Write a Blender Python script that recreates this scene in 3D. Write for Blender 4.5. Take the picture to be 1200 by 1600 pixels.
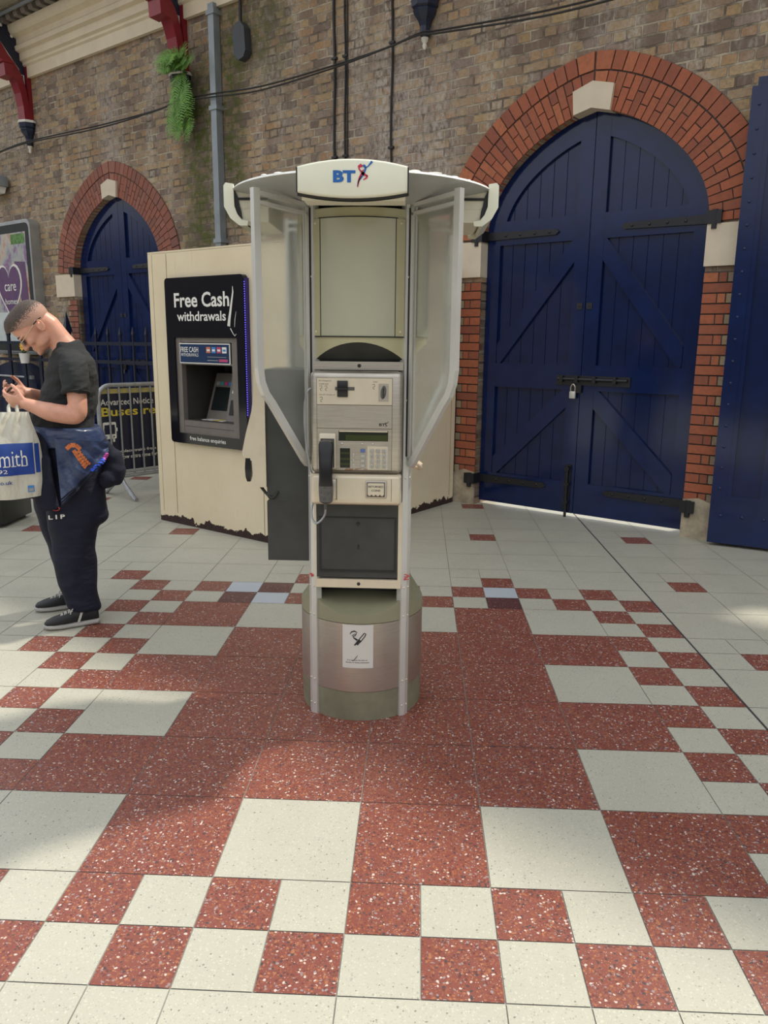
import bpy, bmesh, math, random
from mathutils import Vector, Matrix, noise as mnoise
random.seed(7)
PI = math.pi
scene = bpy.context.scene
for o in list(bpy.data.objects):
    bpy.data.objects.remove(o, do_unlink=True)

# ------------------------------------------------------------------ camera, sky, sun, exposure
cam_data = bpy.data.cameras.new('camera')
cam_data.sensor_fit = 'VERTICAL'
cam_data.sensor_height = 24.0
cam_data.lens = 24.0 * 1220.46 / 1600.0
cam_data.clip_end = 200
cam = bpy.data.objects.new('camera', cam_data)
scene.collection.objects.link(cam)
YAW, PITCH, ROLL = 0.0417775, -0.215475, -0.0100742
Rm = Matrix.Rotation(YAW, 3, 'Z') @ Matrix.Rotation(PITCH, 3, 'X') @ Matrix.Rotation(ROLL, 3, 'Y')
right, fwd, up = Rm.col[0], Rm.col[1], Rm.col[2]
cm = Matrix((right, up, -fwd)).transposed().to_4x4()
cm.translation = Vector((0.5666, -1.5594, 1.5197))
cam.matrix_world = cm
scene.camera = cam

SUN_EL, SUN_AZ = math.radians(56), (0.85, 0.53)
sl = math.hypot(*SUN_AZ)
to_sun = Vector((SUN_AZ[0] / sl * math.cos(SUN_EL), SUN_AZ[1] / sl * math.cos(SUN_EL), math.sin(SUN_EL)))
sun_data = bpy.data.lights.new('sun', 'SUN')
sun_data.energy = 3.5
sun_data.angle = math.radians(3.2)
sun_data.color = (1.0, 0.94, 0.82)
sun = bpy.data.objects.new('sun', sun_data)
sun.rotation_euler = to_sun.to_track_quat('Z', 'Y').to_euler()
sun.location = (6, 6, 12)
scene.collection.objects.link(sun)

world = bpy.data.worlds.new('sky')
scene.world = world
world.use_nodes = True
wn = world.node_tree
wn.nodes.clear()
w_out = wn.nodes.new('ShaderNodeOutputWorld')
w_bg = wn.nodes.new('ShaderNodeBackground')
w_tc = wn.nodes.new('ShaderNodeTexCoord')
w_sep = wn.nodes.new('ShaderNodeSeparateXYZ')
w_ramp = wn.nodes.new('ShaderNodeValToRGB')
els = w_ramp.color_ramp.elements
els[0].position = 0.0
els[0].color = (0.10, 0.095, 0.09, 1)
els[1].position = 1.0
els[1].color = (0.93, 0.97, 1.0, 1)
e = els.new(0.095); e.color = (0.12, 0.115, 0.11, 1)
e = els.new(0.16); e.color = (0.70, 0.71, 0.73, 1)
e = els.new(0.45); e.color = (0.91, 0.95, 1.0, 1)
wn.links.new(w_tc.outputs['Generated'], w_sep.inputs[0])
wn.links.new(w_sep.outputs['Z'], w_ramp.inputs[0])
wn.links.new(w_ramp.outputs[0], w_bg.inputs['Color'])
w_bg.inputs['Strength'].default_value = 1.22
wn.links.new(w_bg.outputs[0], w_out.inputs[0])

vs = scene.view_settings
scene.display_settings.display_device = 'sRGB'
vs.view_transform = 'Standard'
vs.look = 'None'
vs.gamma = 1.0
vs.use_curve_mapping = False
vs.exposure = 0.0

# ------------------------------------------------------------------ materials
def srgb(r, g, b):
    f = lambda c: (c / 255 / 12.92) if c / 255 <= 0.04045 else ((c / 255 + 0.055) / 1.055) ** 2.4
    return (f(r), f(g), f(b), 1.0)

class NT:
    def __init__(self, name):
        self.m = bpy.data.materials.new(name)
        self.m.use_nodes = True
        self.t = self.m.node_tree
        self.t.nodes.clear()
        self.out = self.n('ShaderNodeOutputMaterial')
    def n(self, typ, **kw):
        nd = self.t.nodes.new(typ)
        for k, v in kw.items():
            if k.startswith('i_'):
                key = k[2:].replace('_', ' ')
                self.put(nd, key, v)
            else:
                setattr(nd, k, v)
        return nd
    def put(self, nd, key, v):
        s = nd.inputs[int(key)] if key.isdigit() else nd.inputs[key]
        if isinstance(v, bpy.types.NodeSocket):
            self.t.links.new(v, s)
        else:
            s.default_value = v
    def coord(self, kind='Object'):
        return self.n('ShaderNodeTexCoord').outputs[kind]
    def mapv(self, v, scale=(1, 1, 1), loc=(0, 0, 0), rot=(0, 0, 0)):
        nd = self.n('ShaderNodeMapping')
        self.put(nd, 'Vector', v)
        nd.inputs['Scale'].default_value = scale
        nd.inputs['Location'].default_value = loc
        nd.inputs['Rotation'].default_value = rot
        return nd.outputs[0]
    def noise(self, v, scale=5, detail=4, rough=0.6):
        nd = self.n('ShaderNodeTexNoise', i_Vector=v, i_Scale=float(scale), i_Detail=float(detail), i_Roughness=float(rough))
        return nd.outputs[0]
    def ramp(self, f, stops, interp='LINEAR'):
        nd = self.n('ShaderNodeValToRGB')
        nd.color_ramp.interpolation = interp
        el = nd.color_ramp.elements
        while len(el) > 1:
            el.remove(el[-1])
        el[0].position, el[0].color = stops[0][0], self.c4(stops[0][1])
        for p, c in stops[1:]:
            x = el.new(p)
            x.color = self.c4(c)
        self.put(nd, '0', f)
        return nd.outputs[0]
    @staticmethod
    def c4(c):
        if isinstance(c, (int, float)):
            return (c, c, c, 1)
        return tuple(c) if len(c) == 4 else (*c, 1)
    def math(self, op, a, b=0.0, c=0.0):
        nd = self.n('ShaderNodeMath', operation=op)
        self.put(nd, '0', a); self.put(nd, '1', b); self.put(nd, '2', c)
        return nd.outputs[0]
    def mix(self, f, a, b, mode='MIX'):
        nd = self.n('ShaderNodeMix', data_type='RGBA', blend_type=mode)
        for i, v in ((0, f), (6, a), (7, b)):
            if not isinstance(v, bpy.types.NodeSocket) and i:
                v = self.c4(v)
            self.put(nd, str(i), v)
        return nd.outputs[2]
    def sep(self, v):
        nd = self.n('ShaderNodeSeparateXYZ', i_Vector=v)
        return nd.outputs
    def bump(self, h, strength=0.3, dist=0.01):
        return self.n('ShaderNodeBump', i_Height=h, i_Strength=strength, i_Distance=dist).outputs[0]
    def bsdf(self, color, rough=0.5, metal=0.0, normal=None, **kw):
        nd = self.n('ShaderNodeBsdfPrincipled')
        if not isinstance(color, bpy.types.NodeSocket):
            color = self.c4(color)
        self.put(nd, 'Base Color', color)
        self.put(nd, 'Roughness', rough)
        self.put(nd, 'Metallic', metal)
        if normal is not None:
            self.put(nd, 'Normal', normal)
        for k, v in kw.items():
            self.put(nd, k.replace('_', ' '), v)
        return nd.outputs[0]
    def done(self, sh):
        self.t.links.new(sh, self.out.inputs['Surface'])
        return self.m

def plain(name, col, rough=0.5, metal=0.0, var=0.12, vscale=6, bump=0.0, bscale=40, **kw):
    t = NT(name)
    v = t.coord()
    n = t.noise(v, vscale)
    lo = tuple(max(0, c * (1 - var)) for c in col[:3])
    hi = tuple(min(1, c * (1 + var)) for c in col[:3])
    c = t.ramp(n, [(0.3, lo), (0.7, hi)])
    nrm = t.bump(t.noise(v, bscale), bump, 0.004) if bump else None
    return t.done(t.bsdf(c, rough, metal, nrm, **kw))

def emit(name, col, strength):
    t = NT(name)
    nd = t.n('ShaderNodeEmission')
    nd.inputs[0].default_value = t.c4(col)
    nd.inputs[1].default_value = strength
    return t.done(nd.outputs[0])

def terrazzo(name, base, chips, scale, thr, var=0.1, rough=0.35):
    """chips: list of (position in a random ramp, colour)."""
    t = NT(name)
    v = t.coord()
    warp = t.n('ShaderNodeTexNoise', i_Vector=v, i_Scale=60.0)
    vv = t.n('ShaderNodeMix', data_type='VECTOR')
    t.put(vv, '0', 0.012); t.put(vv, '4', v); t.put(vv, '5', warp.outputs['Color'])
    vo = t.n('ShaderNodeTexVoronoi', i_Vector=vv.outputs[1], i_Scale=float(scale))
    rnd = t.sep(vo.outputs['Color'])[0]
    chip = t.ramp(rnd, chips, 'CONSTANT')
    mask = t.math('LESS_THAN', vo.outputs['Distance'], thr)
    vo2 = t.n('ShaderNodeTexVoronoi', i_Vector=v, i_Scale=float(scale) * 2.3)
    chip2 = t.ramp(t.sep(vo2.outputs['Color'])[1], chips, 'CONSTANT')
    mask2 = t.math('LESS_THAN', vo2.outputs['Distance'], thr * 0.8)
    n = t.noise(v, 3)
    b = t.ramp(n, [(0.3, tuple(c * (1 - var) for c in base[:3])), (0.7, tuple(c * (1 + var) for c in base[:3]))])
    c = t.mix(mask2, b, chip2)
    c = t.mix(mask, c, chip)
    r = t.ramp(t.noise(v, 4), [(0.3, rough), (0.7, rough + 0.2)])
    return t.done(t.bsdf(c, r, 0.0))

RED = (0.205, 0.058, 0.041)
red_chips = [(0.0, RED), (0.30, (0.26, 0.082, 0.045)), (0.48, (0.125, 0.036, 0.030)), (0.62, (0.34, 0.13, 0.06)),
             (0.74, (0.06, 0.045, 0.05)), (0.80, (0.27, 0.21, 0.21)), (0.87, (0.56, 0.46, 0.40)), (0.93, RED)]
M_red = terrazzo('red_terrazzo', RED, red_chips, 125, 0.48)
DK = (0.105, 0.038, 0.036)
M_dark = terrazzo('dark_red_terrazzo', DK, [(0.0, DK), (0.5, (0.07, 0.025, 0.025)), (0.7, (0.16, 0.06, 0.05)), (0.85, (0.05, 0.035, 0.04)), (0.94, (0.4, 0.3, 0.28))], 110, 0.42)
CR = (0.44, 0.425, 0.35)
M_cream = terrazzo('cream_terrazzo', CR, [(0.0, CR), (0.45, (0.515, 0.495, 0.40)), (0.66, (0.41, 0.395, 0.32)), (0.82, (0.345, 0.335, 0.28)), (0.925, (0.20, 0.195, 0.165)), (0.95, (0.51, 0.49, 0.40))], 150, 0.38, 0.05)
BL = (0.43, 0.47, 0.51)
M_blue_tile = terrazzo('pale_blue_terrazzo', BL, [(0.0, BL), (0.8, (0.5, 0.54, 0.57)), (0.93, (0.4, 0.42, 0.44))], 110, 0.3, 0.04)
M_grout = plain('grout', (0.27, 0.26, 0.23), 0.8, var=0.3)
M_seam = plain('floor_seam', (0.04, 0.04, 0.045), 0.6)

def brick_material():
    t = NT('stock_brick')
    v = t.coord()
    s = t.sep(v)
    vec = t.n('ShaderNodeCombineXYZ', i_X=s[0], i_Y=s[2], i_Z=0.0).outputs[0]
    dist = t.n('ShaderNodeTexNoise', i_Vector=vec, i_Scale=9.0, i_Detail=3.0)
    wv = t.n('ShaderNodeMix', data_type='VECTOR')
    t.put(wv, '0', 0.018); t.put(wv, '4', vec); t.put(wv, '5', dist.outputs['Color'])
    br = t.n('ShaderNodeTexBrick')
    br.offset, br.offset_frequency, br.squash, br.squash_frequency = 0.5, 2, 0.5, 2
    t.put(br, 'Vector', wv.outputs[1])
    for k, val in (('Scale', 1.0), ('Mortar Size', 0.0085), ('Mortar Smooth', 0.25), ('Bias', 0.0), ('Brick Width', 0.232), ('Row Height', 0.0775)):
        br.inputs[k].default_value = val
    br.inputs['Color1'].default_value = (0, 0, 0, 1)
    br.inputs['Color2'].default_value = (1, 1, 1, 1)
    br.inputs['Mortar'].default_value = (0.5, 0.5, 0.5, 1)
    rnd = t.sep(br.outputs['Color'])[0]
    pal = t.ramp(rnd, [(0.0, (0.16, 0.11, 0.085)), (0.2, (0.24, 0.165, 0.115)), (0.4, (0.34, 0.235, 0.145)),
                       (0.55, (0.42, 0.285, 0.15)), (0.68, (0.25, 0.185, 0.155)), (0.84, (0.38, 0.225, 0.115)), (1.0, (0.44, 0.32, 0.17))])
    soot = t.noise(vec, 34, 5, 0.7)
    pal = t.mix(t.ramp(soot, [(0.42, 0.0), (0.72, 0.65)]), pal, (0.14, 0.105, 0.08))
    # long pale run-off streaks down the wall
    sv = t.n('ShaderNodeCombineXYZ', i_X=t.math('MULTIPLY', s[0], 2.2), i_Y=t.math('MULTIPLY', s[2], 0.35)).outputs[0]
    streak = t.ramp(t.noise(sv, 1.6, 4, 0.65), [(0.46, 0.0), (0.62, 1.0)])
    fine = t.ramp(t.noise(t.n('ShaderNodeCombineXYZ', i_X=s[0], i_Y=t.math('MULTIPLY', s[2], 0.45)).outputs[0], 30, 6, 0.75), [(0.42, 0.0), (0.60, 1.0)])
    st = t.math('MULTIPLY', t.math('MULTIPLY', streak, fine), 0.85)
    pal = t.mix(st, pal, (0.47, 0.42, 0.35))
    mort = t.mix(t.ramp(t.noise(vec, 5, 4), [(0.4, 0.0), (0.62, 1.0)]), (0.13, 0.10, 0.075), (0.46, 0.39, 0.29))
    col = t.mix(br.outputs['Fac'], pal, mort)
    # two white leaks above the arch heads and moss by the pipe
    def band(cx, w, z0, z1):
        d = t.math('ABSOLUTE', t.math('SUBTRACT', s[0], cx))
        wob = t.math('MULTIPLY', t.math('SUBTRACT', t.noise(vec, 3.0, 4), 0.5), 0.5 * w)
        a = t.ramp(t.math('ADD', t.math('DIVIDE', d, w), wob), [(0.25, 1.0), (1.0, 0.0)])
        b1 = t.ramp(t.math('DIVIDE', t.math('SUBTRACT', s[2], z0), 0.4), [(0.0, 0.0), (1.0, 1.0)])
        b2 = t.ramp(t.math('DIVIDE', t.math('SUBTRACT', z1, s[2]), 0.8), [(0.0, 0.0), (1.0, 1.0)])
        return t.math('MULTIPLY', t.math('MULTIPLY', a, b1), b2)
    leaks = t.math('ADD', t.math('ADD', band(-8.05, 0.30, 3.5, 5.2), band(-1.40, 0.24, 3.55, 4.6)), band(-3.4, 0.9, 2.3, 4.6))
    col = t.mix(t.math('MULTIPLY', t.math('MULTIPLY', leaks, fine), 0.75), col, (0.44, 0.39, 0.36))
    moss = t.math('ADD', band(-6.30, 0.42, 2.2, 4.9), t.math('ADD', band(-5.72, 0.26, 2.6, 5.4), t.math('MULTIPLY', band(-5.2, 0.5, 4.1, 5.6), 0.7)))
    mossn = t.ramp(t.noise(vec, 8, 6, 0.75), [(0.45, 0.0), (0.56, 1.0)])
    dark = t.math('MULTIPLY', t.math('MINIMUM', moss, 1.0), 0.62)
    col = t.mix(dark, col, (0.085, 0.065, 0.042))
    col = t.mix(t.math('MULTIPLY', t.math('MINIMUM', moss, 1.0), mossn), col, (0.085, 0.095, 0.018))
    h = t.math('SUBTRACT', t.math('MULTIPLY', t.noise(vec, 60, 4), 0.35), br.outputs['Fac'])
    return t.done(t.bsdf(col, 0.9, 0.0, t.bump(h, 0.9, 0.018)))
M_brick = brick_material()

def island_brick(name, stops, rough=0.75):
    t = NT(name)
    g = t.n('ShaderNodeNewGeometry')
    c = t.ramp(g.outputs['Random Per Island'], stops)
    v = t.coord()
    c = t.mix(t.ramp(t.noise(v, 30, 5, 0.7), [(0.45, 0.0), (0.75, 0.5)]), c, (0.13, 0.06, 0.04))
    return t.done(t.bsdf(c, rough, 0, t.bump(t.noise(v, 90), 0.35, 0.004)))
M_rub = island_brick('red_rubber_brick', [(0, (0.31, 0.085, 0.042)), (0.4, (0.40, 0.112, 0.05)), (0.7, (0.26, 0.075, 0.042)), (1, (0.46, 0.145, 0.062))])
M_rub_old = island_brick('weathered_red_brick', [(0, (0.24, 0.085, 0.06)), (0.4, (0.30, 0.10, 0.06)), (0.7, (0.20, 0.08, 0.06)), (1, (0.34, 0.13, 0.09))])
M_stock = island_brick('yellow_stock_brick', [(0, (0.34, 0.25, 0.14)), (0.5, (0.24, 0.18, 0.12)), (1, (0.42, 0.33, 0.2))])
M_mortar = plain('dark_mortar', (0.085, 0.07, 0.06), 0.9, var=0.3, vscale=20)
M_stone = plain('cream_painted_stone', (0.66, 0.56, 0.42), 0.6, var=0.06, bump=0.15)
M_cornice = plain('cream_painted_plaster', (0.72, 0.61, 0.45), 0.55, var=0.08, vscale=3)
M_plinth = plain('patched_render', (0.42, 0.35, 0.25), 0.85, var=0.35, vscale=9, bump=0.5, bscale=25)
M_plank = plain('painted_plank', (0.42, 0.37, 0.29), 0.6, var=0.1)
M_dentil = plain('grey_dentil', (0.20, 0.17, 0.15), 0.7)
M_navy = plain('navy_gloss_paint', (0.0036, 0.0135, 0.068), 0.12, var=0.2, vscale=5, bump=0.06, bscale=9, Specular_IOR_Level=0.5)
M_navy_board = plain('navy_board_paint', (0.0033, 0.0125, 0.062), 0.14, var=0.2, vscale=5, bump=0.06, bscale=9, Specular_IOR_Level=0.5)
M_iron = plain('black_iron', (0.012, 0.012, 0.016), 0.4, bump=0.2, bscale=60)
M_red_paint = plain('crimson_paint', (0.23, 0.012, 0.022), 0.35)
M_navy_paint = plain('navy_iron_paint', (0.012, 0.018, 0.045), 0.35)
M_white_paint = plain('white_paint', (0.75, 0.72, 0.66), 0.5, var=0.05)
M_cable = plain('black_cable', (0.015, 0.014, 0.014), 0.5)
M_pipe = plain('galvanised_pipe', (0.27, 0.30, 0.32), 0.45, 0.3)
M_box_grey = plain('dark_grey_box', (0.045, 0.05, 0.058), 0.5)
M_concrete = plain('pale_concrete', (0.80, 0.77, 0.70), 0.9, var=0.05)

def brushed(name, col, rough, streak=(60, 60, 1.5), amt=0.12):
    t = NT(name)
    v = t.coord()
    n = t.noise(t.mapv(v, streak), 4, 3)
    sm = t.noise(v, 7, 4)
    c = t.ramp(n, [(0.3, tuple(x * (1 - amt) for x in col)), (0.7, tuple(min(1, x * (1 + amt)) for x in col))])
    c = t.mix(t.ramp(sm, [(0.5, 0.0), (0.75, 0.35)]), c, tuple(x * 0.72 for x in col))
    r = t.ramp(sm, [(0.3, rough), (0.7, rough + 0.14)])
    return t.done(t.bsdf(c, r, 1.0, t.bump(n, 0.04, 0.002)))
M_steel = brushed('brushed_steel', (0.54, 0.495, 0.43), 0.33, (3, 3, 120))
M_alu = plain('aluminium_trim', (0.66, 0.65, 0.61), 0.38, 0.5, var=0.05)
M_bronze = brushed('bronzed_steel', (0.52, 0.485, 0.43), 0.36, (4, 4, 50), 0.06)
M_steel_lit = plain('floor_lit_steel', (0.70, 0.62, 0.48), 0.42, 0.45, var=0.06, vscale=12)  # steel with the reflection of the sunlit floor put into its warm colour
M_olive = plain('olive_grey_paint', (0.47, 0.435, 0.27), 0.35, 0.1, var=0.06)
M_olive_dark = plain('worn_olive_base', (0.20, 0.19, 0.125), 0.55, 0.0, var=0.22, vscale=9)
M_poster_panel = plain('pale_sage_panel', (0.45, 0.445, 0.33), 0.14, var=0.03)
M_olive_base = plain('olive_base_paint', (0.27, 0.26, 0.165), 0.4, var=0.1)
M_charcoal = plain('charcoal_panel', (0.040, 0.042, 0.039), 0.42, var=0.25, vscale=7)
M_black = plain('black_plastic', (0.008, 0.008, 0.009), 0.28)
M_black_gasket = plain('black_gasket', (0.012, 0.012, 0.013), 0.5)
M_grey_plastic = plain('worn_grey_plastic', (0.10, 0.095, 0.088), 0.5, var=0.35, vscale=60)
M_cream_plastic = plain('cream_sign_plastic', (0.80, 0.79, 0.64), 0.25, var=0.03)
M_cream_housing = plain('cream_lamp_housing', (0.70, 0.66, 0.52), 0.4, var=0.05)
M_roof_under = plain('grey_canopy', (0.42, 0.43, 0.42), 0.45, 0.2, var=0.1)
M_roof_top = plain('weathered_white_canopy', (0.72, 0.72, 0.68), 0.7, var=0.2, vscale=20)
M_lcd = plain('green_display', (0.05, 0.065, 0.02), 0.15)
M_lcd_dark = plain('dark_display', (0.022, 0.026, 0.018), 0.15)
M_key = plain('metal_key', (0.60, 0.60, 0.58), 0.3, 0.8, var=0.03)
M_key_blue = plain('blue_key', (0.12, 0.18, 0.42), 0.4)
M_ink = plain('black_ink', (0.018, 0.018, 0.018), 0.6)
M_paper = plain('off_white_sticker', (0.62, 0.60, 0.55), 0.5, var=0.03)
M_bt_blue = plain('logo_blue', (0.010, 0.12, 0.42), 0.4)
M_bt_red = plain('logo_red', (0.55, 0.02, 0.06), 0.4)
M_rope = plain('pale_rope', (0.62, 0.50, 0.38), 0.9, var=0.25, vscale=60, bump=0.6, bscale=90)
M_red_mark = plain('red_scrawl', (0.55, 0.05, 0.05), 0.6)

def frosted():
    t = NT('frosted_glass')
    v = t.coord()
    nb = t.bump(t.noise(v, 220, 3), 0.25, 0.002)
    rf = t.n('ShaderNodeBsdfRefraction', i_Roughness=0.16, i_IOR=1.10, i_Normal=nb)
    rf.inputs['Color'].default_value = (0.95, 0.955, 0.93, 1)
    tl = t.n('ShaderNodeBsdfTranslucent')
    tl.inputs['Color'].default_value = (0.88, 0.88, 0.82, 1)
    df = t.n('ShaderNodeBsdfDiffuse')
    df.inputs['Color'].default_value = (0.70, 0.71, 0.66, 1)
    gl = t.n('ShaderNodeBsdfGlossy', i_Roughness=0.25)
    m0 = t.n('ShaderNodeMixShader', i_0=0.5, i_1=tl.outputs[0], i_2=df.outputs[0])
    dirt = t.ramp(t.noise(v, 6, 5), [(0.35, 0.09), (0.7, 0.19)])
    m1 = t.n('ShaderNodeMixShader', i_0=dirt, i_1=rf.outputs[0], i_2=m0.outputs[0])
    fr = t.n('ShaderNodeFresnel', i_IOR=1.4)
    m2 = t.n('ShaderNodeMixShader', i_0=t.math('MULTIPLY', fr.outputs[0], 1.0), i_1=m1.outputs[0], i_2=gl.outputs[0])
    return t.done(m2.outputs[0])
M_frost = frosted()

def cabinet_material():
    t = NT('cream_cabinet_steel')
    v = t.coord()
    s = t.sep(v)
    edge = t.math('ADD', t.math('MULTIPLY', t.noise(v, 7.5, 5, 0.7), 0.20), -0.045)
    rust = t.math('LESS_THAN', s[2], edge)
    n = t.noise(v, 2.5, 4)
    c = t.ramp(n, [(0.3, (0.74, 0.62, 0.42)), (0.7, (0.81, 0.69, 0.49))])
    stain = t.ramp(t.noise(t.mapv(v, (14, 14, 1.2)), 3, 4), [(0.60, 0.0), (0.75, 0.25)])
    c = t.mix(stain, c, (0.40, 0.30, 0.20))
    c = t.mix(rust, c, t.ramp(t.noise(v, 40), [(0.3, (0.018, 0.010, 0.009)), (0.7, (0.055, 0.026, 0.02))]))
    r = t.math('ADD', t.math('MULTIPLY', rust, 0.5), 0.36)
    return t.done(t.bsdf(c, r))
M_cab = cabinet_material()
M_seam_line = plain('panel_seam', (0.16, 0.12, 0.08), 0.7)
M_atm_black = plain('gloss_black_fascia', (0.006, 0.006, 0.010), 0.10, bump=0.06, bscale=6)
M_atm_grey = plain('taupe_machine_casing', (0.19, 0.165, 0.145), 0.4, 0.2)
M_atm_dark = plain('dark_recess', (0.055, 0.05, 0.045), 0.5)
M_white_ink = plain('white_lettering', (0.80, 0.78, 0.72), 0.5, var=0.02)
M_grey_ink = plain('grey_lettering', (0.30, 0.30, 0.30), 0.5)
M_atm_blue = plain('navy_header_card', (0.012, 0.035, 0.10), 0.25)
M_led_off = plain('led_strip', (0.02, 0.015, 0.12), 0.3)
M_led = emit('blue_led', (0.16, 0.12, 1.0), 3.0)
M_screen = plain('dark_screen', (0.012, 0.016, 0.016), 0.12)
M_sky_card = plain('light_blue_card', (0.05, 0.22, 0.55), 0.4)
M_orange_card = plain('orange_card', (0.55, 0.16, 0.08), 0.4)
M_green_card = plain('teal_card', (0.06, 0.28, 0.28), 0.4)
M_pink_card = plain('pink_card', (0.50, 0.06, 0.16), 0.4)
M_slot_glow = emit('slot_lamp', (0.85, 0.95, 0.9), 0.7)

M_galv = plain('galvanised_steel', (0.36, 0.37, 0.38), 0.42, 0.55, var=0.15, vscale=20)
M_banner = plain('navy_banner_vinyl', (0.012, 0.016, 0.038), 0.45)
M_banner_top = plain('olive_yellow_band', (0.52, 0.44, 0.16), 0.5)
M_yellow_ink = plain('yellow_lettering', (0.72, 0.56, 0.06), 0.5, var=0.03)
M_fence = plain('navy_railing_paint', (0.005, 0.008, 0.024), 0.35)
M_frame_grey = plain('silver_frame', (0.42, 0.43, 0.43), 0.35, 0.6)

M_skin = plain('skin', (0.68, 0.34, 0.235), 0.45, var=0.10, vscale=20)
M_hair = None
def hair_mat():
    t = NT('cropped_brown_hair')
    v = t.coord()
    n = t.noise(v, 260, 3, 0.7)
    ed = t.n('ShaderNodeAttribute', attribute_name='fade').outputs['Fac']
    c = t.ramp(n, [(0.35, (0.030, 0.019, 0.014)), (0.6, (0.085, 0.056, 0.042)), (0.75, (0.26, 0.20, 0.17))])
    c = t.mix(t.math('MULTIPLY', t.math('GREATER_THAN', t.math('ADD', t.math('MULTIPLY', n, 0.9), ed), 1.12), 0.85), c, (0.52, 0.29, 0.21))
    return t.done(t.bsdf(c, 0.6, 0, t.bump(n, 0.5, 0.003)))
M_hair = hair_mat()
def cloth_mat(name, col, rough, wrinkle, sheen=0.0, scale=5.0):
    t = NT(name)
    v = t.coord()
    w = t.noise(t.mapv(v, (1, 1, 2.2), rot=(0.2, 0.6, 0.1)), scale, 3, 0.5)
    fine = t.noise(v, 90, 3)
    c = t.ramp(fine, [(0.3, tuple(x * 0.85 for x in col)), (0.7, tuple(x * 1.15 for x in col))])
    return t.done(t.bsdf(c, rough, 0, t.bump(w, wrinkle, 0.035), Sheen_Weight=sheen))
M_tee = cloth_mat('charcoal_cotton', (0.020, 0.021, 0.022), 0.9, 1.0, scale=4)
M_trouser = cloth_mat('navy_trouser_cloth', (0.003, 0.005, 0.019), 0.8, 0.8)
M_nylon = cloth_mat('navy_nylon', (0.035, 0.055, 0.125), 0.28, 0.7, scale=4.5)
M_navy_knit = cloth_mat('dark_navy_knit', (0.006, 0.007, 0.020), 0.9, 0.4)
M_orange_print = plain('orange_print', (0.62, 0.17, 0.05), 0.5, var=0.3, vscale=80)
M_blue_print = plain('bright_blue_print', (0.03, 0.12, 0.80), 0.4)
M_pink_print = plain('pink_print', (0.65, 0.10, 0.45), 0.4)
M_shoe = plain('black_trainer_upper', (0.012, 0.012, 0.013), 0.6)
M_sole = plain('grey_trainer_sole', (0.40, 0.38, 0.35), 0.6)
M_lace = plain('grey_laces', (0.50, 0.48, 0.43), 0.8)
M_lens = plain('dark_lens', (0.008, 0.009, 0.012), 0.08)
M_gold = plain('pale_metal_temple', (0.75, 0.62, 0.45), 0.25, 0.9)
def plastic_bag_mat():
    t = NT('white_bag_plastic')
    v = t.coord()
    nb = t.bump(t.noise(t.mapv(v, (1.6, 1, 0.8)), 9, 3, 0.5), 0.8, 0.03)
    p = t.bsdf((0.78, 0.76, 0.66), 0.32, 0, nb)
    tl = t.n('ShaderNodeBsdfTranslucent')
    tl.inputs['Color'].default_value = (0.8, 0.78, 0.68, 1)
    return t.done(t.n('ShaderNodeMixShader', i_0=0.3, i_1=p, i_2=tl.outputs[0]).outputs[0])
M_bag = plastic_bag_mat()
M_bag_blue = plain('bag_blue_print', (0.012, 0.055, 0.30), 0.35, bump=0.4, bscale=9)
M_fern = plain('fern_green', (0.14, 0.29, 0.045), 0.6, var=0.4, vscale=15)
M_leaf = plain('leaf_green', (0.06, 0.13, 0.03), 0.5, var=0.3)
M_petal = plain('yellow_petal', (0.75, 0.42, 0.03), 0.6)
M_poster_art = None
def poster_mat():
    t = NT('poster_artwork')
    v = t.coord()
    n = t.n('ShaderNodeTexNoise', i_Vector=t.mapv(v, (1.2, 1.2, 0.8)), i_Scale=2.0, i_Detail=5.0, i_Roughness=0.6)
    c = t.ramp(n.outputs[0], [(0.28, (0.16, 0.10, 0.08)), (0.4, (0.42, 0.22, 0.14)), (0.47, (0.55, 0.45, 0.38)), (0.54, (0.38, 0.40, 0.40)), (0.6, (0.26, 0.12, 0.28)), (0.68, (0.55, 0.50, 0.46))])
    return t.done(t.bsdf(c, 0.15))
M_poster_art = poster_mat()
M_poster_pale = plain('poster_pale_band', (0.62, 0.66, 0.66), 0.15)
M_poster_purple = plain('poster_purple', (0.14, 0.075, 0.16), 0.2)
M_poster_green = plain('poster_green', (0.10, 0.22, 0.05), 0.2, var=0.5, vscale=20)

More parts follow.
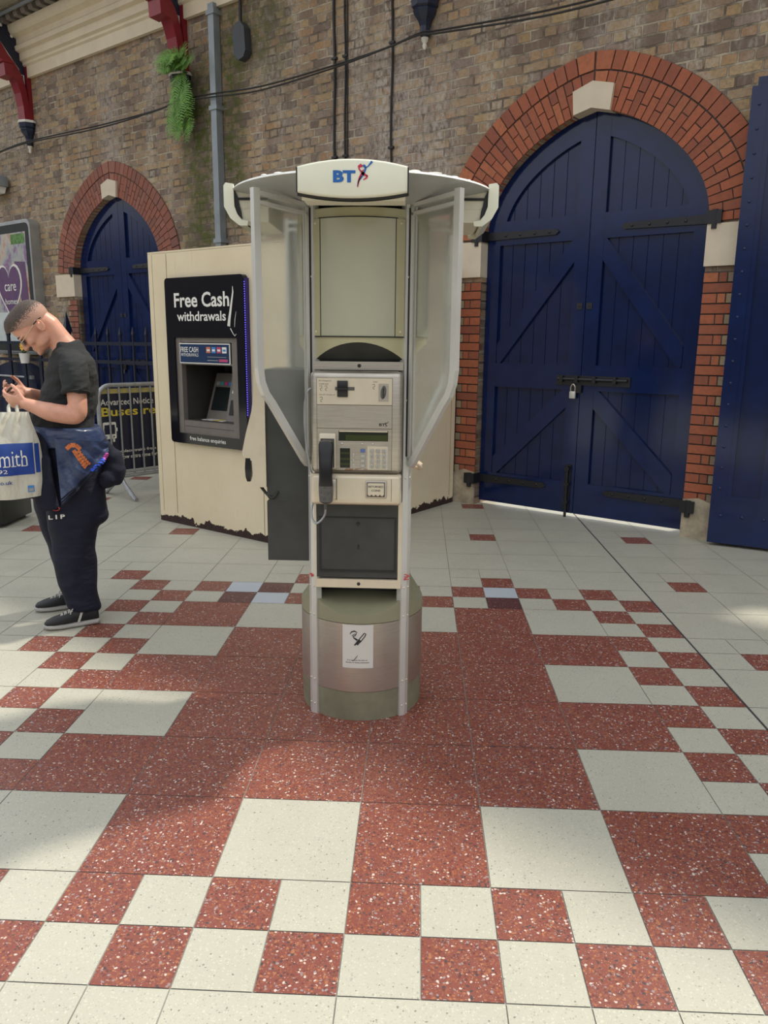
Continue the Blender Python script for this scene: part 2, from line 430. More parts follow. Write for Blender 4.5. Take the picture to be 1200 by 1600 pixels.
# ------------------------------------------------------------------ geometry helpers
class MB:
    """collects shapes into one mesh; faces carry a material slot index"""
    xs = 1.0
    def __init__(self):
        self.v, self.f, self.mi, self.sm = [], [], [], []
    def add(self, verts, faces, mi=0, smooth=False, M=None):
        b = len(self.v)
        for p in verts:
            p = Vector(p)
            self.v.append(M @ p if M is not None else p)
        for f in faces:
            self.f.append(tuple(b + i for i in f))
            self.mi.append(mi); self.sm.append(smooth)
        return self
    def box(self, a, b, mi=0, M=None):
        x0, x1 = sorted((a[0], b[0])); y0, y1 = sorted((a[1], b[1])); z0, z1 = sorted((a[2], b[2]))
        vs = [(x, y, z) for z in (z0, z1) for y in (y0, y1) for x in (x0, x1)]
        return self.add(vs, [(0, 2, 3, 1), (4, 5, 7, 6), (0, 1, 5, 4), (2, 6, 7, 3), (0, 4, 6, 2), (1, 3, 7, 5)], mi, False, M)
    def bbox(self, a, b, r, mi=0, M=None, seg=2):
        """box with rounded edges"""
        bm = bmesh.new()
        bmesh.ops.create_cube(bm, size=1)
        s = [b[i] - a[i] for i in range(3)]
        c = [(b[i] + a[i]) / 2 for i in range(3)]
        for v in bm.verts:
            v.co = Vector([v.co[i] * s[i] + c[i] for i in range(3)])
        r = min(r, min(abs(x) for x in s) * 0.49)
        bmesh.ops.bevel(bm, geom=list(bm.edges), offset=r, segments=seg, affect='EDGES', profile=0.5)
        return self.bm(bm, mi, True, M)
    def bm(self, bm, mi=0, smooth=False, M=None):
        bm.verts.index_update()
        self.add([v.co.copy() for v in bm.verts], [[v.index for v in f.verts] for f in bm.faces], mi, smooth, M)
        bm.free()
        return self
    def prism(self, poly, axis, a, b, mi=0, M=None, smooth=False):
        """polygon in the two other axes, extruded along axis from a to b"""
        def P(p, t):
            if axis == 0: return (t, p[0], p[1])
            if axis == 1: return (p[0], t, p[1])
            return (p[0], p[1], t)
        n = len(poly)
        area = sum(poly[i][0] * poly[(i + 1) % n][1] - poly[(i + 1) % n][0] * poly[i][1] for i in range(n))
        pts = list(poly)
        flip = (area < 0) != (axis == 1)
        if flip: pts.reverse()
        if a > b: a, b = b, a
        vs = [P(p, a) for p in pts] + [P(p, b) for p in pts]
        fs = [tuple(reversed(range(n))), tuple(range(n, 2 * n))] + [(i, (i + 1) % n, n + (i + 1) % n, n + i) for i in range(n)]
        self.add(vs, fs, mi, smooth, M)
        return self
    def tube(self, pts, r, n=8, mi=0, cap=True, M=None, smooth=True, flat=1.0):
        pts = [Vector(p) for p in pts]
        k = len(pts)
        rs = r if isinstance(r, (list, tuple)) else [r] * k
        rings = []
        prev = None
        for i, p in enumerate(pts):
            t = (pts[min(i + 1, k - 1)] - pts[max(i - 1, 0)]).normalized()
            if prev is None:
                a = Vector((0, 0, 1)) if abs(t.z) < 0.9 else Vector((1, 0, 0))
                u = t.cross(a).normalized()
            else:
                u = (prev - t * prev.dot(t)).normalized()
            w = t.cross(u)
            prev = u
            rings.append([p + (u * math.cos(2 * PI * j / n) + w * math.sin(2 * PI * j / n) * flat) * rs[i] for j in range(n)])
        return self.loft(rings, mi, cap, M, smooth)
    def loft(self, rings, mi=0, cap=True, M=None, smooth=True, closed=True):
        n = len(rings[0])
        vs = [p for r in rings for p in r]
        fs = []
        for i in range(len(rings) - 1):
            for j in range(n if closed else n - 1):
                a, b = i * n + j, i * n + (j + 1) % n
                fs.append((a, b, b + n, a + n))
        if cap and closed:
            fs.append(tuple(reversed(range(n))))
            fs.append(tuple(range((len(rings) - 1) * n, len(rings) * n)))
        return self.add(vs, fs, mi, smooth, M)
    def lathe(self, prof, n=32, mi=0, M=None, smooth=True, a0=0, a1=2 * PI):
        full = abs(a1 - a0 - 2 * PI) < 1e-6
        k = n if full else n + 1
        rings = [[(r * math.cos(a0 + (a1 - a0) * j / n), r * math.sin(a0 + (a1 - a0) * j / n), z) for j in range(k)] for r, z in prof]
        return self.loft(rings, mi, full, M, smooth, full)
    def ell(self, c, r, mi=0, M=None, seg=20, rot=None):
        vs, fs = [], []
        m = max(6, seg // 2)
        for i in range(1, m):
            th = PI * i / m
            for j in range(seg):
                ph = 2 * PI * j / seg
                vs.append((r[0] * math.sin(th) * math.cos(ph), r[1] * math.sin(th) * math.sin(ph), r[2] * math.cos(th)))
        for i in range(m - 2):
            for j in range(seg):
                a, b = i * seg + j, i * seg + (j + 1) % seg
                fs.append((a, a + seg, b + seg, b))
        t, bt = len(vs), len(vs) + 1
        vs += [(0, 0, r[2]), (0, 0, -r[2])]
        for j in range(seg):
            fs.append((t, j, (j + 1) % seg))
            q = (m - 2) * seg
            fs.append((bt, q + (j + 1) % seg, q + j))
        R = rot if rot is not None else Matrix.Identity(3)
        vs = [R @ Vector(p) + Vector(c) for p in vs]
        return self.add(vs, fs, mi, True, M)
    def grid(self, fn, nu, nv, mi=0, smooth=True, M=None):
        vs = [fn(i / nu, j / nv) for j in range(nv + 1) for i in range(nu + 1)]
        fs = [(j * (nu + 1) + i, j * (nu + 1) + i + 1, (j + 1) * (nu + 1) + i + 1, (j + 1) * (nu + 1) + i) for j in range(nv) for i in range(nu)]
        return self.add(vs, fs, mi, smooth, M)
    def mesh(self, name, mats, off=None, sharp=35, fix=True):
        me = bpy.data.meshes.new(name)
        vs = [tuple(p - off) for p in self.v] if off is not None else [tuple(p) for p in self.v]
        if MB.xs != 1.0:
            vs = [(x * MB.xs, y, z) for x, y, z in vs]
        me.from_pydata(vs, [], self.f)
        me.polygons.foreach_set('material_index', self.mi)
        me.polygons.foreach_set('use_smooth', self.sm)
        for m in (mats if isinstance(mats, (list, tuple)) else [mats]):
            me.materials.append(m)
        if fix:
            bm = bmesh.new(); bm.from_mesh(me)
            bmesh.ops.recalc_face_normals(bm, faces=bm.faces)
            bm.to_mesh(me); bm.free()
        if any(self.sm) and hasattr(me, 'set_sharp_from_angle'):
            me.set_sharp_from_angle(angle=math.radians(sharp))
        me.update()
        return me

ORIG = {}
FRAME = {}
def thing(name, label, cat, frame=None, origin=(0, 0, 0), group=None, kind=None):
    o = bpy.data.objects.new(name, None)
    o.empty_display_size = 0.1
    scene.collection.objects.link(o)
    F = frame if frame is not None else Matrix.Identity(4)
    o.matrix_world = F @ Matrix.Translation(Vector((origin[0] * MB.xs, origin[1], origin[2])))
    ORIG[o.name] = Vector(origin)
    tag(o, label, cat, group, kind)
    return o
def tag(o, label=None, cat=None, group=None, kind=None):
    if label: o['label'] = label
    if cat: o['category'] = cat
    if group: o['group'] = group
    if kind: o['kind'] = kind
SPLIT = {'panel_joint', 'screw', 'gasket', 'door_joint', 'card_mark', 'plate_seam', 'shelf_sticker', 'casing_joint', 'rivet', 'light_dot', 'panel_clamp', 'letter_serif', 'cash_slot', 'printed_mark', 'door_frame_strip'}
def islands(mb):
    par = list(range(len(mb.v)))
    def root(i):
        while par[i] != i:
            par[i] = par[par[i]]; i = par[i]
        return i
    for f in mb.f:
        a = root(f[0])
        for j in f[1:]:
            par[root(j)] = a
    groups = {}
    for k, f in enumerate(mb.f):
        groups.setdefault(root(f[0]), []).append(k)
    for fs in groups.values():
        m = MB(); ix = {}
        for k in fs:
            for i in mb.f[k]:
                if i not in ix:
                    ix[i] = len(m.v); m.v.append(mb.v[i])
            m.f.append(tuple(ix[i] for i in mb.f[k])); m.mi.append(mb.mi[k]); m.sm.append(mb.sm[k])
        yield m
def part(root, name, mb, mats, parent=None, label=None, sharp=35, mods=None):
    if name in SPLIT:
        o = None
        for m in islands(mb):
            mt = mats
            if isinstance(mats, (list, tuple)):
                mt = mats[m.mi[0]]; m.mi = [0] * len(m.mi)
            me = m.mesh(name, mt, ORIG[root.name], sharp)
            o = bpy.data.objects.new(name, me)
            scene.collection.objects.link(o)
            o.parent = parent if parent is not None else root
        return o
    me = mb.mesh(name, mats, ORIG[root.name], sharp)
    o = bpy.data.objects.new(name, me)
    scene.collection.objects.link(o)
    o.parent = parent if parent is not None else root
    if label: o['label'] = label
    return o
def single(name, mb, mats, label, cat, frame=None, origin=(0, 0, 0), group=None, kind=None, sharp=35):
    me = mb.mesh(name, mats, Vector(origin), sharp)
    o = bpy.data.objects.new(name, me)
    scene.collection.objects.link(o)
    F = frame if frame is not None else Matrix.Identity(4)
    o.matrix_world = F @ Matrix.Translation(Vector(origin))
    tag(o, label, cat, group, kind)
    return o
def struct(name, mb, mats, frame=None, label=None, cat=None):
    return single(name, mb, mats, label, cat, frame, kind='structure')

def text_shape(body, w, h, bold=0.0, align=None):
    """lettering centred on the origin in the XY plane, scaled to w x h (w None: keep proportion)"""
    cu = bpy.data.curves.new('txt', 'FONT')
    cu.body = body
    cu.offset = bold
    cu.resolution_u = 3
    o = bpy.data.objects.new('txt', cu)
    scene.collection.objects.link(o)
    bpy.context.view_layer.update()
    dg = bpy.context.evaluated_depsgraph_get()
    me = bpy.data.meshes.new_from_object(o.evaluated_get(dg))
    vs = [v.co.copy() for v in me.vertices]
    fs = [tuple(p.vertices) for p in me.polygons]
    bpy.data.objects.remove(o, do_unlink=True); bpy.data.curves.remove(cu); bpy.data.meshes.remove(me)
    x0, x1 = min(v.x for v in vs), max(v.x for v in vs)
    y0, y1 = min(v.y for v in vs), max(v.y for v in vs)
    sy = h / (y1 - y0)
    sx = sy if w is None else w / (x1 - x0)
    return [Vector(((v.x - (x0 + x1) / 2) * sx, (v.y - (y0 + y1) / 2) * sy, 0)) for v in vs], fs
def add_text(mb, body, w, h, M, mi=0, bold=0.0):
    vs, fs = text_shape(body, w, h, bold)
    mb.add(vs, fs, mi, False, M)
    return mb
def face_m(x, y, z):
    """text matrix: reads in +x, up is +z, faces -y"""
    return Matrix.Translation((x, y, z)) @ Matrix.Rotation(PI / 2, 4, 'X')
def ribbon(mb, pts, w, M=None, mi=0):
    """flat tapered stroke in the XY plane; w list of widths"""
    pts = [Vector((p[0], p[1], 0)) for p in pts]
    k = len(pts)
    ws = w if isinstance(w, (list, tuple)) else [w] * k
    L, R = [], []
    for i, p in enumerate(pts):
        t = (pts[min(i + 1, k - 1)] - pts[max(i - 1, 0)]).normalized()
        n = Vector((-t.y, t.x, 0))
        L.append(p + n * ws[i] / 2); R.append(p - n * ws[i] / 2)
    vs = L + R
    fs = [(i, k + i, k + i + 1, i + 1) for i in range(k - 1)]
    mb.add(vs, fs, mi, False, M)
def spline(pts, m=6):
    P = [Vector(p) for p in pts]
    out = []
    for i in range(len(P) - 1):
        p0, p1, p2, p3 = P[max(i - 1, 0)], P[i], P[i + 1], P[min(i + 2, len(P) - 1)]
        for j in range(m):
            t = j / m
            out.append(0.5 * ((2 * p1) + (p2 - p0) * t + (2 * p0 - 5 * p1 + 4 * p2 - p3) * t * t + (3 * p1 - p0 - 3 * p2 + p3) * t ** 3))
    out.append(P[-1])
    return out
def voxel_union(mb, name, mats, off, voxel, smooth_it=0, subd=0):
    me = mb.mesh(name, mats, off)
    o = bpy.data.objects.new(name, me)
    scene.collection.objects.link(o)
    md = o.modifiers.new('r', 'REMESH'); md.mode = 'VOXEL'; md.voxel_size = voxel; md.use_smooth_shade = True
    if smooth_it:
        s = o.modifiers.new('s', 'SMOOTH'); s.iterations = smooth_it; s.factor = 0.5
    bpy.context.view_layer.update()
    dg = bpy.context.evaluated_depsgraph_get()
    nm = bpy.data.meshes.new_from_object(o.evaluated_get(dg))
    nm.name = name
    if not nm.materials:
        nm.materials.append(mats if not isinstance(mats, (list, tuple)) else mats[0])
    bpy.data.objects.remove(o, do_unlink=True)
    for p in nm.polygons: p.use_smooth = True
    return nm
def wrinkle(me, amp, sc, sharp=1.0):
    """cloth folds pushed along the surface normal"""
    ns = [v.normal.copy() for v in me.vertices]
    for v, n in zip(me.vertices, ns):
        p = v.co
        q = Vector(((p.x * 0.8 + p.z * 0.6) * sc[0], p.y * sc[1], (p.z * 0.8 - p.x * 0.6) * sc[2]))
        f = 1 - abs(mnoise.noise(q)) * 2.2
        v.co = p + n * amp * (max(-0.6, f) ** 1 + 0.5 * mnoise.noise(q * 2.3))
    me.update()
def link_mesh(name, me, parent, label=None):
    o = bpy.data.objects.new(name, me)
    scene.collection.objects.link(o)
    o.parent = parent
    if label: o['label'] = label
    return o

# wall frame: x along the wall to the right, y into the wall, z up
WA = math.radians(-35.5)
WF = Matrix.Rotation(WA, 4, 'Z')
WN = 5.38                       # wall face
def wp(s, n, z=0.0):
    return WF @ Vector((s, n, z))

# ------------------------------------------------------------------ floor: 200 mm and 400 mm terrazzo tiles
fl = MB()
def tile(u0, v0, u1, v1, mi):
    g = 0.0017
    a, b, c, d = u0 * 0.2 + g, v0 * 0.2 + g, u1 * 0.2 - g, v1 * 0.2 - g
    if u0 >= 10:                # everything right of the movement joint sits 8 mm over
        a += 0.008; c += 0.008
    if WF.inverted() @ Vector(((a + c) / 2, (b + d) / 2, 0)) is not None:
        q = WF.inverted() @ Vector(((a + c) / 2, (b + d) / 2, 0))
        if q.y > WN + 0.45: return
    fl.add([(a, b, 0), (c, b, 0), (c, d, 0), (a, d, 0)], [(0, 1, 2, 3)], mi)
special = {(-3, 15): 2, (-2, 14): 2, (5, 15): 2, (-3, 14): 3, (-2, 15): 3, (5, 14): 3}
big = {2: 'CRCRCR', 4: 'RRRRRC', 6: 'CRRRRR', 8: 'RRRRRC', 10: 'CRRRRR', 12: 'RCRCRC'}
for v in range(-24, 56, 2):
    for u in range(-60, 32, 2):
        if -4 <= u < 8 and 2 <= v < 14:
            tile(u, v, u + 2, v + 2, 1 if big[v][(u + 4) // 2] == 'R' else 0)
        elif -6 <= u < 10 and 0 <= v < 16:
            for du in (0, 1):
                for dv in (0, 1):
                    k = (u + du, v + dv)
                    tile(k[0], k[1], k[0] + 1, k[1] + 1, special.get(k, 1 if sum(k) % 2 else 0))
        elif (u - 4) % 6 == 0 and (v - 16) % 6 == 0:
            for du in (0, 1):
                for dv in (0, 1):
                    tile(u + du, v + dv, u + du + 1, v + dv + 1, 1 if (du == 1 and dv == 0) else 0)
        else:
            tile(u, v, u + 2, v + 2, 0)
x0, x1, y0, y1 = -12.0, 6.41, -4.8, 11.2
fl.add([(x0, y0, -0.0025), (x1, y0, -0.0025), (x1, y1, -0.0025), (x0, y1, -0.0025)], [(0, 1, 2, 3)], 4)
fl.add([(2.0, y0, -0.001), (2.008, y0, -0.001), (2.008, y1, -0.001), (2.0, y1, -0.001)], [(0, 1, 2, 3)], 5)
struct('floor', fl, [M_cream, M_red, M_blue_tile, M_dark, M_grout, M_seam])
fo = MB()
fo.box((-16, WN + 0.42, -0.30), (10, WN + 8, -0.003))
struct('floor_outside', fo, M_concrete, WF)

# ------------------------------------------------------------------ brick wall with two doorways and an added sun opening
SPRING, RISE, HALF = 2.405, 0.93, 0.975
C1, C2 = -1.4875, -8.10
def arch_h(dx, half=HALF, rise=RISE):
    t = min(1.0, abs(dx) / half)
    return rise * max(0.0, 1 - t ** 1.38) ** 0.48
def arch_top(s, c):
    return SPRING + arch_h(s - c)
WALL_TOP = 5.62
TH = 0.42
SUN_OPENING = (1.02, 1.55, 3.50)
wb = MB()
def col(sa, sb, za0, zb0):
    """wall strip above heights za0 (left), zb0 (right), front, back and soffit"""
    f = [(sa, WN, za0), (sb, WN, zb0), (sb, WN, WALL_TOP), (sa, WN, WALL_TOP)]
    b = [(p[0], WN + TH, p[2]) for p in f]
    wb.add(f, [(0, 1, 2, 3)]); wb.add(b, [(3, 2, 1, 0)])
    if za0 > 0 or zb0 > 0:
        wb.add([f[0], f[1], b[1], b[0]], [(3, 2, 1, 0)])
    wb.add([f[3], f[2], b[2], b[3]], [(0, 1, 2, 3)])
def jamb(s, z):
    wb.add([(s, WN, 0), (s, WN + TH, 0), (s, WN + TH, z), (s, WN, z)], [(0, 1, 2, 3)])
edges = [-16.0, C2 - HALF, C2 + HALF, C1 - HALF, C1 + HALF, SUN_OPENING[0], SUN_OPENING[1], 5.2]
for i in range(0, 8, 2):
    col(edges[i], edges[i + 1], 0.0, 0.0)
for c in (C1, C2):
    N = 48
    ss = [c - HALF * math.cos(PI * k / N) for k in range(N + 1)]
    for a, b in zip(ss, ss[1:]):
        col(a, b, arch_top(a, c), arch_top(b, c))
    jamb(c - HALF, SPRING); jamb(c + HALF, SPRING)
col(SUN_OPENING[0], SUN_OPENING[1], SUN_OPENING[2], SUN_OPENING[2])
wb.box((SUN_OPENING[0], WN, 0.0), (SUN_OPENING[1], WN + TH, 2.40))          # wall below the unseen opening added to let a sun patch in
jamb(SUN_OPENING[0], SUN_OPENING[2]); jamb(SUN_OPENING[1], SUN_OPENING[2])
struct('wall_back', wb, M_brick, WF)

def arch_curve(c, n=400):
    pts = []
    for k in range(n + 1):
        t = -math.cos(PI * k / n)
        pts.append(Vector((c + HALF * t, SPRING + arch_h(HALF * t))))
    L = [0.0]
    for a, b in zip(pts, pts[1:]): L.append(L[-1] + (b - a).length)
    return pts, L
def arch_at(pts, L, l, off):
    l = max(0.0, min(L[-1], l))
    i = 1
    lo, hi = 1, len(L) - 1
    while lo < hi:
        m = (lo + hi) // 2
        if L[m] < l: lo = m + 1
        else: hi = m
    i = lo
    f = (l - L[i - 1]) / max(1e-9, L[i] - L[i - 1])
    p = pts[i - 1].lerp(pts[i], f)
    w = 8
    a, b = pts[max(0, i - w)], pts[min(len(pts) - 1, i + w - 1)]
    t = (b - a).normalized()
    return p + Vector((-t.y, t.x)) * off
def build_arch(c, name, mat, label):
    pts, L = arch_curve(c)
    mb = MB()
    # mortar bed behind the bricks
    K = 60
    inner = [arch_at(pts, L, L[-1] * k / K, 0.0) for k in range(K + 1)]
    outer = [arch_at(pts, L, L[-1] * k / K, 0.415) for k in range(K + 1)]
    for k in range(K):
        q = [inner[k], inner[k + 1], outer[k + 1], outer[k]]
        mb.add([(p.x, WN - 0.006, p.y) for p in q], [(0, 1, 2, 3)], 1)
    def brick(l0, l1, o0, o1, n0):
        g = 0.004
        q = [arch_at(pts, L, l0 + g, o0), arch_at(pts, L, l1 - g, o0), arch_at(pts, L, l1 - g, o1), arch_at(pts, L, l0 + g, o1)]
        # keep the joint even further out
        sh = min(0.02, 0.004)
        mb.prism([(p.x, p.y) for p in q], 1, n0, WN + 0.10 if o0 < 0.01 else WN - 0.002, 0)
    nb = 48
    for j in range(nb):
        l0, l1 = L[-1] * j / nb, L[-1] * (j + 1) / nb
        dn = WN - 0.014 - random.random() * 0.004
        if j % 2:
            brick(l0, l1, 0.0, 0.168, dn); brick(l0, l1, 0.176, 0.268, dn)
        else:
            brick(l0, l1, 0.0, 0.092, dn); brick(l0, l1, 0.10, 0.268, dn)
    nb2 = 40
    for j in range(nb2):
        brick(L[-1] * j / nb2, L[-1] * (j + 1) / nb2, 0.280, 0.412, WN - 0.018 - random.random() * 0.004)
    single(name, mb, [mat, M_mortar], label, 'arch', WF, (0, 0, 0), kind='structure')
    # keystone
    ks = MB()
    ks.prism([(c - 0.165, 3.475), (c, 3.53), (c + 0.175, 3.485), (c + 0.155, 3.295), (c, SPRING + RISE), (c - 0.15, 3.30)], 1, WN - 0.045, WN + 0.14, 0)
    return ks
k1 = build_arch(C1, 'trim_1', M_rub, 'orange-red rubbed brick pointed arch over the large blue doors on the right')
k2 = build_arch(C2, 'trim_2', M_rub_old, 'weathered dull red brick pointed arch over the far blue doors on the left')
struct('trim_3', k1, M_stone, WF, 'cream painted keystone at the top of the large right arch', 'keystone')
struct('trim_4', k2, M_stone, WF, 'cream painted keystone at the top of the far left arch', 'keystone')
# red brick jambs, cream impost blocks, rendered plinths
def jambs(c, mat):
    mb = MB()
    for side in (-1, 1):
        e = c + side * HALF
        z = 0.30; k = 0
        while z + 0.07 < 2.09:
            def bx(a, b, mi=0):
                mb.box((e + side * a, WN - 0.008 - random.random() * 0.004, z), (e + side * b, WN + 0.10, z + 0.066), mi)
            if k % 2:
                bx(0.0, 0.222)
            else:
                bx(0.0, 0.102); bx(0.112, 0.166); bx(0.176, 0.226, 2)
            mb.box((e, WN - 0.003, z - 0.012), (e + side * 0.235, WN + 0.09, z + 0.075), 1)
            z += 0.0762; k += 1
    return mb
struct('trim_5', jambs(C1, M_rub), [M_rub, M_mortar, M_stock], WF, 'red brick quoins down both sides of the large right doors', 'quoins')
struct('trim_6', jambs(C2, M_rub_old), [M_rub_old, M_mortar, M_stock], WF, 'dull red brick quoins down both sides of the far left doors', 'quoins')
n_trim = 7
for c, nm in ((C1, 'large right doors'), (C2, 'far left doors')):
    for side, sn in ((-1, 'left'), (1, 'right')):
        e = c + side * HALF
        mb = MB()
        w = 0.27 if c == C1 else 0.47
        mb.box((e - side * 0.004, WN - 0.035, 2.09), (e + side * w, WN + 0.10, 2.392))
        struct('trim_%d' % n_trim, mb, M_stone, WF, 'cream painted impost block at the %s of the %s' % (sn, nm), 'stone block'); n_trim += 1
        mb = MB()
        mb.prism([(e, 0.0), (e + side * 0.30, 0.0), (e + side * 0.30, 0.27), (e + side * 0.12, 0.33), (e, 0.31)], 1, WN - 0.02, WN + 0.10)
        struct('trim_%d' % n_trim, mb, M_plinth, WF, 'patched render plinth at the foot of the %s jamb of the %s' % (sn, nm), 'plinth'); n_trim += 1

# ------------------------------------------------------------------ cornice, dentils, plank ceiling
cp = [(WN + 0.02, 5.03), (WN - 0.05, 5.03), (WN - 0.05, 5.17), (WN - 0.075, 5.19), (WN - 0.075, 5.22), (WN - 0.11, 5.24), (WN - 0.11, 5.33),
      (WN - 0.16, 5.35), (WN - 0.17, 5.40), (WN - 0.14, 5.43), (WN - 0.14, 5.50), (WN - 0.21, 5.53), (WN - 0.24, 5.58), (WN - 0.25, 5.64), (WN + 0.02, 5.64)]
co = MB(); co.prism(cp, 0, -16, 4.2)
struct('trim_%d' % n_trim, co, M_cornice, WF, 'cream stepped plaster cornice running along the top of the brick wall', 'cornice'); n_trim += 1
de = MB()
s = -16.0
while s < -4.5:
    de.prism([(WN - 0.12, 5.64), (WN - 0.34, 5.64), (WN - 0.36, 5.69), (WN - 0.30, 5.72), (WN - 0.12, 5.72)], 0, s, s + 0.10)
    s += 0.19
de.box((-16, WN - 0.14, 5.64), (-4.4, WN - 0.05, 5.73), 0)
struct('trim_%d' % n_trim, de, M_dentil, WF, 'row of dark dentil blocks under the plank ceiling', 'dentils'); n_trim += 1
ce = MB()
for k in range(6):
    n1 = WN - 0.10 - k * 0.105
    ce.box((-16, n1 - 0.098, 5.735 + 0.012 * k), (-4.4, n1, 5.76 + 0.012 * k))
ce.tube([(-16, WN - 0.40, 5.70), (-4.4, WN - 0.40, 5.70)], 0.022, 8, 1)
ce.box((-16, WN - 0.72, 5.82), (4.2, WN + 0.05, 5.85), 0)  # unseen slab added above the planks, its edge placed to shade the floor
struct('ceiling', ce, [M_plank, M_pipe], WF)

# ------------------------------------------------------------------ double doors
def ledged_leaf(root, c, side):
    """one leaf of arched framed, ledged and braced doors; side -1 left, +1 right of the meeting line"""
    n0 = WN + 0.08
    zb = 0.035
    X = lambda d: c + side * d                       # d: distance from the meeting line
    top = lambda d: SPRING + arch_h(d) + 0.012
    W = HALF - 0.008
    def strip(mb, d0, d1, z0, z1, na, nb, mi=0, k=1):
        for q in range(k):
            a, b = d0 + (d1 - d0) * q / k, d0 + (d1 - d0) * (q + 1) / k
            za = z1(a) if callable(z1) else z1
            zb_ = z1(b) if callable(z1) else z1
            ya = z0(a) if callable(z0) else z0
            yb = z0(b) if callable(z0) else z0
            mb.prism([(X(a), ya), (X(b), yb), (X(b), zb_), (X(a), za)], 1, na, nb, mi)
    bo = MB()
    nb = 8
    for k in range(nb):
        a, b = 0.004 + (W - 0.004) * k / nb, 0.004 + (W - 0.004) * (k + 1) / nb
        strip(bo, a + 0.003, b - 0.003, zb, top, n0 + 0.030, n0 + 0.052, 0, 4)
    strip(bo, 0.003, W, zb, lambda d: top(d) + 0.02, n0 + 0.036, n0 + 0.056, 0, 24)
    fr = MB()
    na, nb_ = n0, n0 + 0.031
    strip(fr, 0.003, 0.125, zb, lambda d: top(d) - 0.03, na, nb_, 0, 6)                                   # meeting stile
    strip(fr, W - 0.125, W, zb, 2.42, na, nb_, 0, 1)                                  # hanging stile
    strip(fr, 0.12, W - 0.10, 2.36, 2.56, na + 0.0008, nb_)                                    # hinge rail
    strip(fr, 0.12, W - 0.12, 1.12, 1.335, na + 0.0008, nb_)                                   # lock rail
    strip(fr, 0.12, W - 0.12, zb, 0.315, na + 0.0008, nb_)                                     # bottom rail
    # curved head, a band inside the arch
    pts, L = arch_curve(c)
    tot = L[-1]
    K = 26
    l0 = tot / 2 if side > 0 else 0.0
    for k in range(K):
        la, lb = l0 + tot / 2 * k / K, l0 + tot / 2 * (k + 1) / K
        q = [arch_at(pts, L, la, 0.012), arch_at(pts, L, lb, 0.012), arch_at(pts, L, lb, -0.165), arch_at(pts, L, la, -0.165)]
        q = [Vector((max(p.x, c + 0.003) if side > 0 else min(p.x, c - 0.003), p.y)) for p in q]
        fr.prism([(p.x, p.y) for p in q], 1, na + 0.0016, nb_)
    # braces
    def brace(d0, z0, d1, z1, w):
        fr.prism([(X(d0), z0 - w), (X(d0), z0), (X(d0 + 0.02), z0 + 0.02), (X(d1), z1 + w), (X(d1), z1), (X(d1 - 0.03), z1 - 0.02)], 1, na + 0.0024, nb_)
    brace(0.12, 2.355, W - 0.13, 1.345, 0.16)
    brace(0.12, 1.125, W - 0.13, 0.32, 0.15)
    leaf = part(root, 'door_leaf', fr, M_navy)
    part(root, 'boards', bo, M_navy_board, leaf)
    for z, zt in ((2.44, 0.008), (0.255, -0.004)):
        h = MB()
        e = HALF + 0.045
        h.prism([(X(e - 0.02), z - 0.035), (X(e - 0.02), z + 0.035), (X(0.30), z + 0.024), (X(0.27), z), (X(0.30), z - 0.024)], 1, na - 0.018, na)
        h.box((X(e - 0.06), WN - 0.045, z - 0.05), (X(e + 0.05), na, z + 0.045))
        h.tube([(X(e), WN - 0.03, z - 0.085), (X(e), WN - 0.03, z + 0.05)], 0.022, 8)
        for d in (0.36, 0.50, 0.64, 0.78):
            h.ell((X(d), na - 0.019, z), (0.013, 0.008, 0.013), seg=8)
        part(root, 'strap_hinge', h, M_iron, leaf)
    return leaf
def double_door(c, name, label):
    root = thing(name, label, 'door', WF, (c, WN + 0.08, 0.035), kind='structure')
    a = ledged_leaf(root, c, -1)
    b = ledged_leaf(root, c, 1)
    n0 = WN + 0.08
    bo = MB()
    bo.box((c - 0.22, n0 - 0.012, 1.165), (c + 0.44, n0, 1.245))
    bo.tube([(c - 0.20, n0 - 0.028, 1.215), (c + 0.42, n0 - 0.028, 1.215)], 0.013, 8)
    for d in (-0.18, -0.04, 0.12, 0.30):
        bo.box((c + d, n0 - 0.045, 1.19), (c + d + 0.03, n0, 1.24))
    bo.box((c - 0.075, n0 - 0.03, 1.10), (c + 0.02, n0, 1.165))
    part(root, 'sliding_bolt', bo, M_iron, b)
    vb = MB()
    vb.box((c - 0.09, n0 - 0.010, 0.06), (c - 0.035, n0, 0.47))
    vb.tube([(c - 0.062, n0 - 0.024, 0.0), (c - 0.062, n0 - 0.024, 0.46)], 0.013, 8)
    for z in (0.12, 0.28, 0.42):
        vb.box((c - 0.085, n0 - 0.040, z), (c - 0.04, n0, z + 0.03))
    part(root, 'foot_bolt', vb, M_iron, a)
    for d in (-0.075, 0.012):
        k = MB()
        k.box((c + d, n0 - 0.006, 1.80), (c + d + 0.05, n0, 1.85))
        k.ell((c + d + 0.018, n0 - 0.007, 1.825), (0.006, 0.004, 0.006), seg=8)
        k.ell((c + d + 0.034, n0 - 0.007, 1.825), (0.006, 0.004, 0.006), seg=8)
        part(root, 'lock_plate', k, M_iron, a if d < 0 else b)
double_door(C1, 'door_1', 'large navy arched double doors on the right, boarded and braced, bolted across the middle')
double_door(C2, 'door_2', 'far navy arched double doors at the left, partly hidden by the cash machine cabinet')
